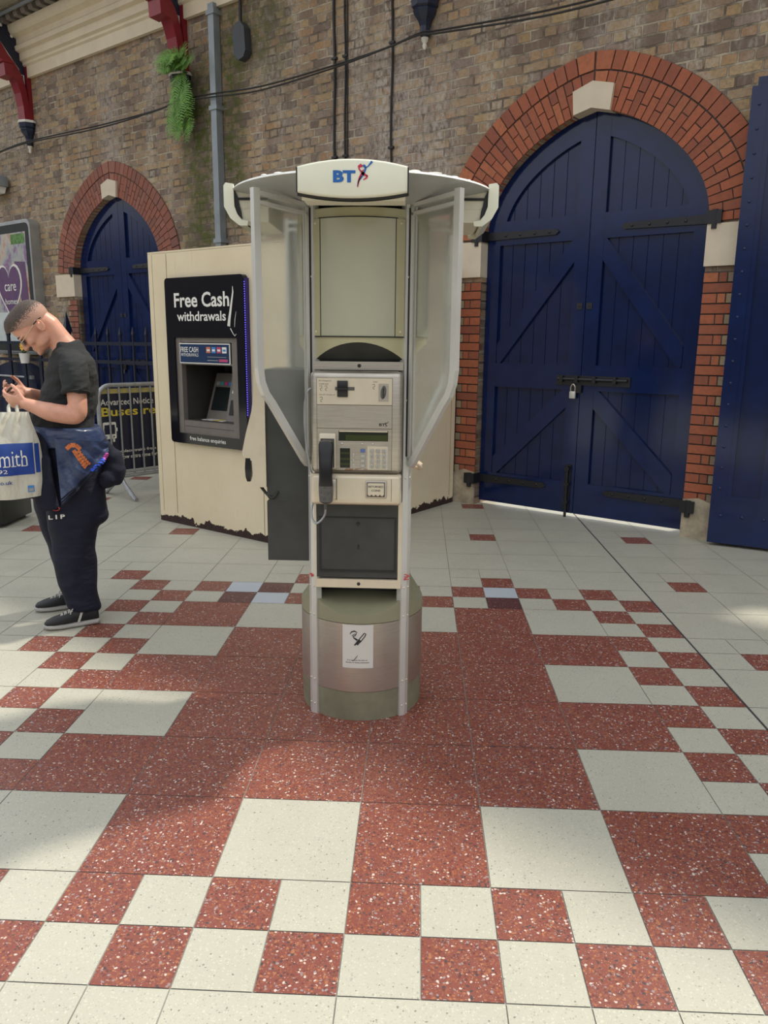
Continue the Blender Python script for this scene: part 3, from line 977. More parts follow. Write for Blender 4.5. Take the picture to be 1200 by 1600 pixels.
def padlock(c, label):
    n0 = WN + 0.08
    r = thing('padlock', label, 'padlock', WF, (c - 0.05, n0 - 0.035, 1.05))
    b = MB(); b.bbox((c - 0.078, n0 - 0.046, 1.05), (c - 0.024, n0 - 0.022, 1.112), 0.006)
    part(r, 'lock_body', b, M_alu)
    s = MB(); s.tube(spline([(c - 0.070, n0 - 0.034, 1.108), (c - 0.070, n0 - 0.034, 1.150), (c - 0.051, n0 - 0.034, 1.172), (c - 0.032, n0 - 0.034, 1.150), (c - 0.032, n0 - 0.034, 1.108)], 4), 0.0055, 6)
    part(r, 'shackle', s, M_steel)
padlock(C1, 'silver padlock hanging under the bolt of the large right doors')
padlock(C2, 'silver padlock hanging on the far left doors behind the railing')

# open leaf folded back against the wall at the right edge
LF = Matrix.Translation((2.822, 4.414, 0.0)) @ Matrix.Rotation(math.radians(-26), 4, 'Z')
root = thing('door_3', 'tall navy panelled door leaf folded open against the wall at the right edge', 'door', LF, (0, 0, 0.025), kind='structure')
mb = MB()
LW, LH = 0.98, 3.255
for a, b in ((0, 0.105), (0.375, 0.435), (0.635, 0.70), (LW - 0.05, LW)):
    mb.box((a, 0, 0.025), (b, 0.045, LH))
for z0, z1 in ((0.025, 0.36), (LH - 0.11, LH)):
    mb.box((0, 0.0005, z0), (LW, 0.045, z1))
leaf = part(root, 'door_frame', mb, M_navy)
mb = MB()
mb.box((0.01, 0.030, 0.03), (LW - 0.01, 0.050, LH - 0.005))
part(root, 'boards', mb, M_navy_board, leaf)
mb = MB()
for a, b in ((0.105, 0.375), (0.435, 0.635), (0.70, LW - 0.05)):
    z0, z1 = 0.36, LH - 0.11
    w = 0.035
    mb.prism([(a, z0), (a + w, z0 + w), (a + w, z1 - w), (a, z1)], 1, 0.006, 0.031)
    mb.prism([(b, z0), (b, z1), (b - w, z1 - w), (b - w, z0 + w)], 1, 0.006, 0.031)
    mb.prism([(a, z0), (b, z0), (b - w, z0 + w), (a + w, z0 + w)], 1, 0.006, 0.031)
    mb.prism([(a, z1), (a + w, z1 - w), (b - w, z1 - w), (b, z1)], 1, 0.006, 0.031)
part(root, 'moulding', mb, M_navy, leaf)
mb = MB()
for k in range(18):
    mb.ell((0.055, -0.001, 0.45 + k * 0.158), (0.011, 0.006, 0.011), seg=8)
for k in range(6):
    mb.ell((0.08 + k * 0.15, -0.001, 0.24), (0.013, 0.008, 0.013), seg=8)
part(root, 'rivet', mb, M_navy, leaf)
mb = MB()
mb.box((0.03, 0.055, 0.03), (LW, 0.10, 3.325))
part(root, 'backing_board', mb, M_navy)

# ------------------------------------------------------------------ iron brackets on corbels
def corbel(s, zo, label, bracket=True):
    r = thing('roof_bracket', label, 'bracket', WF, (s, WN, 4.07), 'iron roof brackets along the wall')
    M = Matrix.Translation((s, WN - 0.045, 0))
    b = MB()
    b.lathe([(0.0, 4.16), (0.035, 4.165), (0.045, 4.19), (0.048, 4.25), (0.062, 4.29), (0.10, 4.34), (0.112, 4.37), (0.105, 4.385), (0.125, 4.40), (0.13, 4.45), (0.0, 4.45)], 8, 0, M, False)
    c = part(r, 'corbel', b, M_navy_paint)
    w = MB()
    w.lathe([(0, 4.45), (0.142, 4.45), (0.146, 4.465), (0.135, 4.482), (0, 4.482)], 8, 0, M, False)
    part(r, 'corbel_cap', w, M_white_paint)
    d = MB()
    d.lathe([(0, 4.065), (0.012, 4.07), (0.022, 4.095), (0.016, 4.115), (0.03, 4.135), (0.034, 4.162), (0, 4.166)], 10, 0, M)
    part(r, 'drop_finial', d, M_white_paint)
    # curved knee in the plane square to the wall; q = distance out from the wall
    P = lambda poly: [(WN - q, z) for q, z in poly]
    k = MB()
    outer = [(0.13, 4.48), (0.14, 4.66), (0.165, 4.82), (0.205, 4.94), (0.23, 4.99), (0.35, 5.01), (0.36, 5.15), (0.41, 5.20), (0.50, 5.34), (0.62, 5.50), (0.78, 5.63), (0.95, 5.70)]
    inner = [(0.05, 4.48), (0.055, 4.68), (0.075, 4.85), (0.11, 4.98), (0.13, 5.04), (0.16, 5.10), (0.22, 5.18), (0.30, 5.26), (0.41, 5.42), (0.54, 5.58), (0.72, 5.70), (0.90, 5.76)]
    for i in range(len(outer) - 1):
        k.prism(P([outer[i], outer[i + 1], inner[i + 1], inner[i]]), 0, s - 0.085, s + 0.085)
    k.prism(P([(0.24, 4.98), (0.37, 4.99), (0.38, 5.16), (0.26, 5.17)]), 0, s - 0.105, s + 0.105)
    k.prism(P([(0.25, 5.15), (0.40, 5.15), (0.41, 5.18), (0.25, 5.19)]), 0, s - 0.115, s + 0.115)
    k.prism(P([(0.0, 4.48), (0.055, 4.48), (0.055, 5.75), (0.0, 5.75)]), 0, s - 0.085, s + 0.085)
    part(r, 'bracket_arm', k, M_red_paint)
    web = MB()
    web.prism(P([(0.05, 4.75), (0.075, 4.85), (0.13, 5.04), (0.22, 5.18), (0.41, 5.42), (0.54, 5.58), (0.72, 5.72), (0.05, 5.72)]), 0, s - 0.03, s + 0.03)
    wb_ = part(r, 'spandrel_web', web, M_navy_paint)
    ln = MB()
    for sd in (-1, 1):
        x = s + sd * 0.034
        path = [(0.075, 4.80), (0.10, 4.92), (0.14, 5.02), (0.14, 5.12), (0.24, 5.24), (0.40, 5.44), (0.56, 5.63)]
        ln.tube([(x, WN - q, z) for q, z in path], 0.010, 6)
        ln.tube([(x, WN - 0.075, 4.80), (x, WN - 0.075, 5.06), (x, WN - 0.14, 5.06)], 0.010, 6)
        for q, z in ((0.20, 5.52), (0.34, 5.62)):
            ln.ell((x, WN - q, z), (0.012, 0.022, 0.022), seg=8)
    part(r, 'white_moulding', ln, M_white_paint, wb_)
    return r
corbel(-9.93, 0, 'crimson and navy iron bracket on a navy corbel at the far left of the wall')
corbel(-6.52, 0, 'crimson iron bracket on a corbel with a fern growing out of it')
corbel(-3.11, 0, 'iron bracket on a navy corbel at top centre, above the telephone kiosk')

fr = MB()
fc = Vector((-6.43, WN - 0.09, 4.50))
for k in range(60):
    up_ = k < 26
    a = random.uniform(-1.1, 1.1)
    ln_ = random.uniform(0.22, 0.38) if up_ else random.uniform(0.25, 0.5)
    base = fc + Vector((random.uniform(-0.07, 0.08), random.uniform(-0.04, 0.02), random.uniform(-0.02, 0.10) if up_ else random.uniform(-0.55, -0.02)))
    if up_:
        d0 = Vector((math.sin(a) * 1.0, -0.55, 0.75)); d1 = Vector((math.sin(a) * 1.2, -0.5, -0.7))
    else:
        d0 = Vector((math.sin(a) * 0.7, -0.45, 0.1)); d1 = Vector((math.sin(a) * 0.25, -0.05, -1.2))
    pts = [base + d0 * (ln_ * t) + (d1 - d0) * (ln_ * t * t * 0.6) for t in [i / 9 for i in range(10)]]
    for i in range(9):
        t = (pts[i + 1] - pts[i]).normalized()
        side = t.cross(Vector((0, -1, 0.25))).normalized()
        L = 0.09 * math.sin(PI * (0.12 + 0.86 * i / 9)) + 0.008
        for sg in (-1, 1):
            for h in (0.0, 0.5):
                p = pts[i].lerp(pts[i + 1], h)
                tip = p + side * sg * L + t * L * 0.45 + Vector((0, random.uniform(-0.012, 0.012), -0.15 * L))
                fr.add([p - t * 0.006, p + t * 0.008, tip + t * 0.004, tip - t * 0.004], [(0, 1, 2, 3)])
single('fern', fr, M_fern, 'green fern growing from the corbel beside the grey drainpipe', 'fern', WF, tuple(fc), sharp=180)

# ------------------------------------------------------------------ pipe, cables, boxes, lamp
pm = MB()
pm.box((-5.965, WN - 0.10, 0.0), (-5.875, WN - 0.012, 5.06))
r = thing('drainpipe', 'grey square drainpipe running down the brick wall beside the fern', 'drainpipe', WF, (-5.92, WN - 0.05, 0))
part(r, 'pipe', pm, M_pipe)
for z in (1.2, 2.6, 4.0, 4.95):
    q = MB(); q.box((-5.985, WN - 0.112, z), (-5.855, WN - 0.002, z + 0.045))
    part(r, 'pipe_clip', q, M_pipe)
for s, nm, rad in ((-4.21, 'thick black cable running straight down the wall, leftmost of the three', 0.013), (-4.075, 'paired black cable down the wall just right of the leftmost one', 0.009), (-3.50, 'black cable running down the wall left of the centre corbel', 0.011)):
    q = MB()
    q.tube([(s + 0.008 * math.sin(k * 1.7), WN - rad - 0.004, 1.6 + k * 0.3) for k in range(12)], rad, 8)
    r = thing('wall_cable', nm, 'cable', WF, (s, WN, 1.6), 'vertical cables on the wall')
    part(r, 'cable_run', q, M_cable)
    if rad == 0.009:
        q = MB(); q.tube([(s + 0.026, WN - 0.012, 1.6 + k * 0.3) for k in range(12)], 0.007, 6)
        part(r, 'cable_run', q, M_cable)
    for z in (2.4, 3.3, 4.2):
        c = MB(); c.box((s - 0.03, WN - 2 * rad - 0.006, z), (s + 0.03, WN - 0.001, z + 0.02))
        part(r, 'cable_clip', c, M_cable)
lp = [(-11.6, 4.02), (-10.89, 4.132), (-9.93, 4.18), (-8.07, 4.119), (-6.9, 4.14), (-6.523, 4.165), (-5.909, 4.121), (-5.149, 4.06), (-4.163, 4.083), (-3.494, 4.13), (-3.112, 4.165), (-2.892, 4.135), (-1.903, 4.05), (-1.169, 4.04), (-0.4, 4.06), (0.6, 4.12)]
r = thing('wall_cable', 'long black cable sagging sideways across the whole brick wall', 'cable', WF, (-5, WN, 4.0))
for off, dz in ((0.0, 0.0), (0.012, 0.045)):
    q = MB()
    q.tube(spline([(s, WN - 0.125 + off * 2, z + dz * (0.3 + 0.7 * abs(math.sin(s * 0.9)))) for s, z in lp], 5), 0.0085, 6)
    part(r, 'cable_run', q, M_cable)
r = thing('junction_box', 'dark grey tapered box hanging from a black cable at upper left centre', 'box', WF, (-5.47, WN - 0.05, 4.42))
q = MB()
q.prism([(-5.585, 4.70), (-5.535, 4.78), (-5.46, 4.79), (-5.40, 4.72), (-5.385, 4.50), (-5.42, 4.44), (-5.50, 4.42), (-5.56, 4.48)], 1, WN - 0.10, WN - 0.01)
part(r, 'box_body', q, M_box_grey)
q = MB(); q.tube(spline([(-5.50, WN - 0.05, 4.77), (-5.50, WN - 0.05, 4.95), (-5.53, WN - 0.03, 5.1), (-5.50, WN - 0.07, 5.5)], 5), 0.018, 8)
part(r, 'hanging_cable', q, M_cable)
r = thing('floodlight', 'small grey floodlight fixed to the brick wall above the poster', 'light', WF, (-10.85, WN, 3.65))
q = MB()
q.bbox((-11.2, WN - 0.22, 3.69), (-10.62, WN - 0.04, 3.84), 0.02)
part(r, 'lamp_housing', q, M_pipe)
q = MB(); q.box((-10.95, WN - 0.06, 3.70), (-10.85, WN, 3.80)); part(r, 'wall_plate', q, M_pipe)
q = MB(); q.prism([(WN - 0.21, 3.69), (WN - 0.06, 3.69), (WN - 0.09, 3.60), (WN - 0.18, 3.60)], 0, -11.15, -10.66)
part(r, 'lamp_lens', q, M_white_paint)

# ------------------------------------------------------------------ poster display on the wall
PN = WN - 0.15
r = thing('poster_display', 'silver framed illuminated advertising poster on the brick wall behind the man', 'poster', WF, (-10.45, WN, 1.26))
def rrect(x0, z0, x1, z1, rad, n=5):
    out = []
    for cx, cz, a in ((x1 - rad, z1 - rad, 0), (x0 + rad, z1 - rad, 90), (x0 + rad, z0 + rad, 180), (x1 - rad, z0 + rad, 270)):
        for k in range(n + 1):
            t = math.radians(a + 90 * k / n)
            out.append((cx + rad * math.cos(t), cz + rad * math.sin(t)))
    return out
X0, X1, Z0, Z1 = -11.32, -9.93, 1.27, 3.19
q = MB(); q.prism(rrect(X0, Z0, X1, Z1, 0.11), 1, PN, WN - 0.003); fr_ = part(r, 'display_case', q, M_frame_grey)
q = MB(); q.prism(rrect(X0 + 0.05, Z0 + 0.05, X1 - 0.05, Z1 - 0.05, 0.08), 1, PN - 0.006, PN + 0.01); part(r, 'black_border', q, M_ink)
q = MB()
q.box((X0 + 0.10, PN - 0.010, Z0 + 0.62), (X1 - 0.13, PN - 0.005, Z1 - 0.17), 0)
q.box((X0 + 0.10, PN - 0.010, Z0 + 0.17), (X1 - 0.13, PN - 0.005, Z0 + 0.62), 1)
q.box((X1 - 0.55, PN - 0.012, Z1 - 0.33), (X1 - 0.16, PN - 0.009, Z1 - 0.19), 3)
q.prism([(X1 - 0.50, 2.62), (X1 - 0.19, 2.60), (X1 - 0.16, 1.98), (X1 - 0.36, 1.95), (X1 - 0.42, 2.3)], 1, PN - 0.013, PN - 0.009, 2)
def heart(cx, cz, w, h):
    pts = []
    for k in range(40):
        t = 2 * PI * k / 40
        x = 16 * math.sin(t) ** 3 / 16.0
        z = (13 * math.cos(t) - 5 * math.cos(2 * t) - 2 * math.cos(3 * t) - math.cos(4 * t)) / 15.0
        pts.append((cx + x * w / 2, cz + z * h / 2))
    return pts
hc = -10.62
q.prism(heart(hc, 2.22, 0.74, 0.92), 1, PN - 0.016, PN - 0.012, 4)
q.prism(heart(hc, 2.22, 0.66, 0.84), 1, PN - 0.019, PN - 0.015, 2)
art = part(r, 'poster_sheet', q, [M_poster_art, M_poster_pale, M_poster_purple, M_poster_green, M_white_paint])
for body, w_, h_, z_ in (('care', 0.34, 0.10, 2.25), ('homes', 0.36, 0.085, 2.05)):
    q = MB(); add_text(q, body, w_, h_, face_m(hc + 0.03, PN - 0.021, z_))
    part(r, 'lettering', q, M_white_ink, art)
q = MB(); q.box((X0 + 0.04, PN - 0.02, Z0 + 0.03), (X1 - 0.04, PN - 0.004, Z0 + 0.05)); part(r, 'hinge_strip', q, M_frame_grey, fr_)

# ------------------------------------------------------------------ navy railing in front of the far doors
FN = 4.95
r = thing('railing', 'navy spear topped iron railing behind the man in front of the far doors', 'railing', WF, (-8.3, FN, 0))
for za, zb_ in ((1.44, 1.46), (1.20, 1.235), (0.10, 0.10)):
    q = MB(); q.prism([(-11.2, za - 0.022), (-5.6, zb_ - 0.022), (-5.6, zb_ + 0.022), (-11.2, za + 0.022)], 1, FN - 0.01, FN + 0.01)
    part(r, 'rail', q, M_fence)
s = -7.99; bars = []
while s < -5.65:
    bars.append((s, 0.014, 1.66)); s += 0.27
for s in (-10.9, -10.27, -9.86, -9.41, -9.0):
    bars.append((s, 0.034, 1.66))
for s, w, zt in bars:
    q = MB()
    q.box((s - w, FN - 0.012, 0.0), (s + w, FN + 0.012, zt - 0.12))
    q.loft([[(s - w, FN - 0.012, zt - 0.12), (s + w, FN - 0.012, zt - 0.12), (s + w, FN + 0.012, zt - 0.12), (s - w, FN + 0.012, zt - 0.12)],
            [(s - w * 1.5, FN - 0.014, zt - 0.09), (s + w * 1.5, FN - 0.014, zt - 0.09), (s + w * 1.5, FN + 0.014, zt - 0.09), (s - w * 1.5, FN + 0.014, zt - 0.09)],
            [(s - 0.003, FN - 0.003, zt), (s + 0.003, FN - 0.003, zt), (s + 0.003, FN + 0.003, zt), (s - 0.003, FN + 0.003, zt)]], smooth=False)
    part(r, 'bar', q, M_fence)
q = MB()
q.box((-8.70, FN - 0.035, 0.0), (-8.63, FN + 0.035, 1.62))
q.loft([[(-8.715, FN - 0.05, 1.60), (-8.615, FN - 0.05, 1.60), (-8.615, FN + 0.05, 1.60), (-8.715, FN + 0.05, 1.60)],
        [(-8.667, FN, 1.86), (-8.663, FN, 1.86), (-8.663, FN + 0.004, 1.86), (-8.667, FN + 0.004, 1.86)]], smooth=False)
part(r, 'spear_post', q, M_fence)

# round topped navy bin, grey post and flower pot behind / on the railing, black box by the bag
r = thing('storage_bin', 'navy round-topped bin against the wall behind the railing at far left', 'bin', WF, (-10.4, 5.16, 0))
prof = [(-11.0, 0.0), (-9.72, 0.0), (-9.72, 0.86)] + [(-10.36 + 0.64 * math.cos(t * PI / 16), 0.86 + 0.30 * math.sin(t * PI / 16)) for t in range(1, 16)] + [(-11.0, 0.86)]
q = MB(); q.prism(prof, 1, 5.02, 5.21); part(r, 'bin_body', q, M_navy_paint)
q = MB(); q.tube([(-10.9, 5.00, 0.95), (-9.80, 5.00, 0.95)], 0.016, 8); q.box((-9.86, 4.975, 0.925), (-9.76, 5.02, 0.975)); part(r, 'handle', q, M_galv)
single('grey_post', MB().lathe([(0.0, 0), (0.075, 0), (0.075, 0.02), (0.06, 0.05), (0.06, 0.95), (0.045, 1.05), (0.045, 1.25), (0, 1.25)], 16, 0, Matrix.Translation((-9.18, 5.16, 0))), M_galv, 'round grey metal post standing behind the railing beside the navy bin', 'post', WF, (-9.18, 5.16, 0))
r = thing('flower_pot', 'white pot with one yellow flower hung on the railing by the poster', 'flower pot', WF, (-9.66, 4.86, 1.16))
q = MB(); q.lathe([(0.0, 1.16), (0.055, 1.16), (0.075, 1.30), (0.07, 1.30), (0.0, 1.29)], 16, 0, Matrix.Translation((-9.66, 4.85, 0))); part(r, 'pot', q, M_white_paint)
q = MB(); q.tube([(-9.66, 4.85, 1.28), (-9.67, 4.85, 1.38)], 0.006, 6)
for k in range(7):
    a = k * 0.9
    b = Vector((-9.66, 4.85, 1.29)); t_ = b + Vector((0.13 * math.cos(a), 0.05 * math.sin(a), 0.03))
    m_ = b.lerp(t_, 0.5) + Vector((0, 0, 0.03)); w_ = Vector((-math.sin(a), math.cos(a), 0)) * 0.025
    q.add([b, m_ + w_, t_, m_ - w_], [(0, 1, 2, 3)])
part(r, 'leaves', q, M_leaf)
q = MB()
for k in range(10):
    a = 2 * PI * k / 10
    c = Vector((-9.67, 4.84, 1.395)); t_ = c + Vector((math.cos(a), -0.3, math.sin(a))) * 0.065; w_ = Vector((-math.sin(a), 0, math.cos(a))) * 0.02
    m_ = c.lerp(t_, 0.6)
    q.add([c, m_ + w_, t_, m_ - w_], [(0, 1, 2, 3)])
q.ell((-9.67, 4.83, 1.395), (0.022, 0.015, 0.022), seg=10)
part(r, 'flower_head', q, M_petal)
r = thing('litter_box', 'black box standing on the floor at the left edge below the carrier bag', 'box', None, (-3.0, 4.62, 0))
q = MB(); q.bbox((-3.30, 4.47, 0.03), (-2.77, 4.95, 0.74), 0.012); part(r, 'box_body', q, M_black)
for x in (-3.22, -2.85):
    q = MB(); q.box((x - 0.03, 4.50, 0), (x + 0.03, 4.92, 0.03)); part(r, 'foot', q, M_box_grey)

# ------------------------------------------------------------------ crowd barrier with banner
BF = Matrix.Translation((-2.324, 5.825, 0)) @ Matrix.Rotation(math.radians(50), 4, 'Z')
r = thing('crowd_barrier', 'galvanised crowd barrier carrying the bus notice beside the cash machine cabinet', 'barrier', BF, (0.55, 0, 0))
L0, L1, ZT, ZB = -0.165, 1.28, 1.085, 0.205
q = MB()
R_ = 0.12
path = [(L0, 0, ZB), (L0, 0, ZT - R_)] + [(L0 + R_ - R_ * math.cos(a * PI / 12), 0, ZT - R_ + R_ * math.sin(a * PI / 12)) for a in range(1, 7)]
path += [(L1 - R_, 0, ZT)] + [(L1 - R_ + R_ * math.sin(a * PI / 12), 0, ZT - R_ + R_ * math.cos(a * PI / 12)) for a in range(1, 7)] + [(L1, 0, ZB)]
q.tube(path, 0.021, 10)
part(r, 'barrier_frame', q, M_galv)
for z in (ZB, ZB + 0.04):
    q = MB(); q.tube([(L0, 0, z), (L1, 0, z)], 0.014 if z > ZB else 0.019, 8); part(r, 'lower_rail', q, M_galv)
k = 0
x = L0 + 0.105
while x < L1 - 0.05:
    q = MB(); q.tube([(x, 0, ZB), (x, 0, ZT)], 0.0095, 8); part(r, 'upright_bar', q, M_galv)
    x += 0.112
for x in (0.0, 1.05):
    q = MB()
    q.tube([(x, 0, ZB + 0.03), (x, -0.10, 0.13), (x, -0.27, 0.02), (x, -0.30, 0.016)], 0.021, 8)
    q.tube([(x, 0, ZB + 0.03), (x, 0.10, 0.13), (x, 0.27, 0.02), (x, 0.30, 0.016)], 0.021, 8)
    part(r, 'barrier_foot', q, M_galv)
r2 = thing('notice_banner', 'navy banner about buses replacing trains tied behind the crowd barrier bars', 'banner', BF, (0.55, 0.028, 0.26))
q = MB()
q.box((L0 + 0.03, 0.024, 0.26), (L1 - 0.03, 0.030, 1.005), 0); q.box((L0 + 0.03, 0.024, 1.005), (L1 - 0.03, 0.030, 1.05), 1)
bn = part(r2, 'banner_sheet', q, [M_banner, M_banner_top])
def bt(body, x0, x1, z0, z1, mat, bold=0.0):
    q = MB(); add_text(q, body, x1 - x0, z1 - z0, face_m((x0 + x1) / 2, 0.0215, (z0 + z1) / 2), bold=bold)
    return part(r2, 'lettering', q, mat, bn)
bt('Advanced Notice', -0.135, 0.425, 0.895, 0.955, M_white_ink, 0.005)
bt('Buses replace', -0.13, 0.80, 0.765, 0.875, M_yellow_ink, 0.018)
bt('Buses replace trains from', -0.12, 0.43, 0.425, 0.462, M_white_ink, 0.012)
bt('Please allow extra time for', -0.12, 0.44, 0.372, 0.410, M_white_ink, 0.012)
q = MB()
bx0, bz0 = -0.125, 0.545
q.prism(rrect(bx0, bz0 + 0.03, bx0 + 0.135, bz0 + 0.19, 0.015), 1, 0.0205, 0.0235, 0)
q.box((bx0 + 0.02, 0.0205, bz0), (bx0 + 0.04, 0.0235, bz0 + 0.04), 0); q.box((bx0 + 0.095, 0.0205, bz0), (bx0 + 0.115, 0.0235, bz0 + 0.04), 0)
q.box((bx0 - 0.012, 0.0205, bz0 + 0.10), (bx0 + 0.147, 0.0235, bz0 + 0.135), 0)
q.box((bx0 + 0.014, 0.0185, bz0 + 0.075), (bx0 + 0.121, 0.0205, bz0 + 0.165), 1)
q.box((bx0 + 0.02, 0.0185, bz0 + 0.045), (bx0 + 0.035, 0.0205, bz0 + 0.058), 1); q.box((bx0 + 0.10, 0.0185, bz0 + 0.045), (bx0 + 0.115, 0.0205, bz0 + 0.058), 1)
part(r2, 'bus_symbol', q, [M_white_ink, M_banner], bn)

# ------------------------------------------------------------------ telephone kiosk
KF = Matrix.Translation((0.343, 1.63, 0))
kiosk = thing('telephone_kiosk', 'free standing round telephone kiosk with white lit sign canopy and frosted glass wings', 'telephone kiosk', KF, (0, 0, 0))
RB, CH = 0.258, 0.188
D4 = [Matrix.Rotation(k * PI / 2, 4, 'Z') for k in range(4)]       # front, right, back, left
q = MB(); q.lathe([(0, 0), (RB - 0.004, 0), (RB - 0.002, 0.125), (0, 0.125)], 64); part(kiosk, 'base_ring', q, M_olive_dark)
q = MB(); q.lathe([(0, 0.125), (RB, 0.127), (RB, 0.418), (0, 0.420)], 64); drum = part(kiosk, 'steel_drum', q, M_bronze, sharp=30)
# olive upper ring and the shoulder that slopes from the flat faces to the round rim
q = MB()
NS = 16
for M in D4:
    def shoulder(u, v):
        a = -PI / 2 + (u - 0.5) * PI / 2
        rim = Vector((RB * math.cos(a), RB * math.sin(a), 0.455 + 0.06 * abs(2 * u - 1) ** 2))
        top = Vector(((u - 0.5) * 2 * CH * 0.93, -CH + 0.006, 0.56))
        if M is D4[0]:          # the front is scooped out under the box
            top = Vector(((u - 0.5) * 2 * CH * 0.9, -0.07, 0.50 + 0.0 * v))
        return rim.lerp(top, v)
    q.grid(shoulder, NS, 2, 1, True, M)
    def band(u, v):
        a = -PI / 2 + (u - 0.5) * PI / 2
        z1 = 0.455 + 0.06 * abs(2 * u - 1) ** 2
        return Vector((RB * math.cos(a), RB * math.sin(a), 0.42 + (z1 - 0.42) * v))
    q.grid(band, NS, 1, 0, True, M)
part(kiosk, 'shoulder_ring', q, [M_olive_base, M_olive_base])
# square core
q = MB(); q.box((-CH + 0.012, -CH + 0.012, 0.553), (CH - 0.012, CH - 0.012, 1.99)); q.box((-CH + 0.012, -0.06, 0.43), (CH - 0.012, CH - 0.012, 0.553)); part(kiosk, 'core_panel', q, M_charcoal)
# upper bulged panels, cut back by a sloped soffit over the telephone
ZS = 1.445
q = MB()
for M in D4:
    def bulge(u, v):
        a = -PI / 2 + (u - 0.5) * PI / 2 * 0.90
        y = -RB * 0.985 * math.cos(a + PI / 2)
        x = RB * 0.985 * math.sin(a + PI / 2)
        zc = ZS + (abs(y) - CH) * 1.05 + 0.0
        return Vector((x, y, zc + (1.985 - zc) * v))
    q.grid(bulge, NS, 6, 0, True, M)
    def soffit(u, v):
        b = bulge(u, 0)
        return b.lerp(Vector((b.x, -CH + 0.008, ZS)), v)
    q.grid(soffit, NS, 2, 1, True, M)
upper = part(kiosk, 'upper_panel', q, [M_olive, M_charcoal])
def curved(mb, x0, x1, z0, z1, r, mi=0, M=None, n=14):
    a0, a1 = math.asin(x0 / r), math.asin(x1 / r)
    mb.grid(lambda u, v: Vector((r * math.sin(a0 + (a1 - a0) * u), -r * math.cos(a0 + (a1 - a0) * u), z0 + (z1 - z0) * v)), n, 1, mi, True, M)
for k, M in enumerate(D4):
    if k == 2: continue
    q = MB(); r_ = RB * 0.985
    curved(q, -0.142, 0.132, 1.537, 1.950, r_ + 0.004, 0, M)
    pp = part(kiosk, 'notice_panel', q, M_poster_panel)
    if k: continue
    for xa, xb in ((-0.174, -0.145), (0.135, 0.166)):
        q = MB(); curved(q, xa, xb, 1.537, 1.950, r_ + 0.006, 0, M, 4)
        part(kiosk, 'panel_clamp', q, M_olive)
    q = MB()
    curved(q, -0.145, -0.1425, 1.535, 1.952, r_ + 0.005, 0, M, 1); curved(q, 0.1325, 0.135, 1.535, 1.952, r_ + 0.005, 0, M, 1)
    curved(q, -0.176, 0.167, 1.532, 1.5365, r_ + 0.006, 0, M); curved(q, -0.15, 0.14, 1.9505, 1.9535, r_ + 0.006, 0, M)
    part(kiosk, 'panel_joint', q, M_ink)
    q = MB()
    for x in (-0.162, 0.152):
        for z in (1.552, 1.936):
            q.ell((x, -math.sqrt(r_ ** 2 - x * x) - 0.006, z), (0.005, 0.004, 0.005), seg=10)
    part(kiosk, 'screw', q, M_steel_lit)
# lower front: cash box door, frame, strips
q = MB(); q.box((-0.168, -CH - 0.012, 0.595), (0.155, -CH + 0.02, 0.905)); cash = part(kiosk, 'cash_box_door', q, M_charcoal)
q = MB()
q.box((-0.158, -CH - 0.015, 0.625), (-0.150, -CH - 0.012, 0.84)); q.box((0.141, -CH - 0.015, 0.625), (0.148, -CH - 0.012, 0.84))
q.box((-0.158, -CH - 0.016, 0.618), (0.148, -CH - 0.012, 0.626)); q.box((-0.158, -CH - 0.016, 0.838), (0.148, -CH - 0.012, 0.842))
part(kiosk, 'door_joint', q, M_ink, cash)
q = MB(); q.lathe([(0, 0.0), (0.007, 0.0), (0.006, 0.006), (0, 0.006)], 12, 0, Matrix.Translation((-0.003, -CH - 0.012, 0.815)) @ Matrix.Rotation(PI / 2, 4, 'X')); part(kiosk, 'lock', q, M_ink, cash)
q = MB(); q.box((-0.005, -CH - 0.016, 0.713), (0.001, -CH - 0.012, 0.73)); part(kiosk, 'keyhole', q, M_ink, cash)
q = MB()
q.box((0.155, -CH - 0.014, 0.565), (0.170, -CH + 0.01, 0.905)); q.box((-0.176, -CH - 0.014, 0.565), (-0.168, -CH + 0.01, 0.905))
q.box((-0.172, -CH - 0.018, 0.553), (0.168, -CH + 0.01, 0.588)); part(kiosk, 'door_frame', q, M_steel_lit)
q = MB(); q.box((-0.172, -CH - 0.016, 1.412), (0.166, -CH + 0.01, ZS - 0.002)); lg = part(kiosk, 'steel_ledge', q, M_steel)
q = MB(); q.ell((0.0, -CH - 0.017, 1.428), (0.007, 0.004, 0.007), seg=10); part(kiosk, 'screw', q, M_ink, lg)
q = MB(); q.ell((0.0, -CH - 0.019, 0.57), (0.007, 0.004, 0.007), seg=10); part(kiosk, 'screw', q, M_ink)
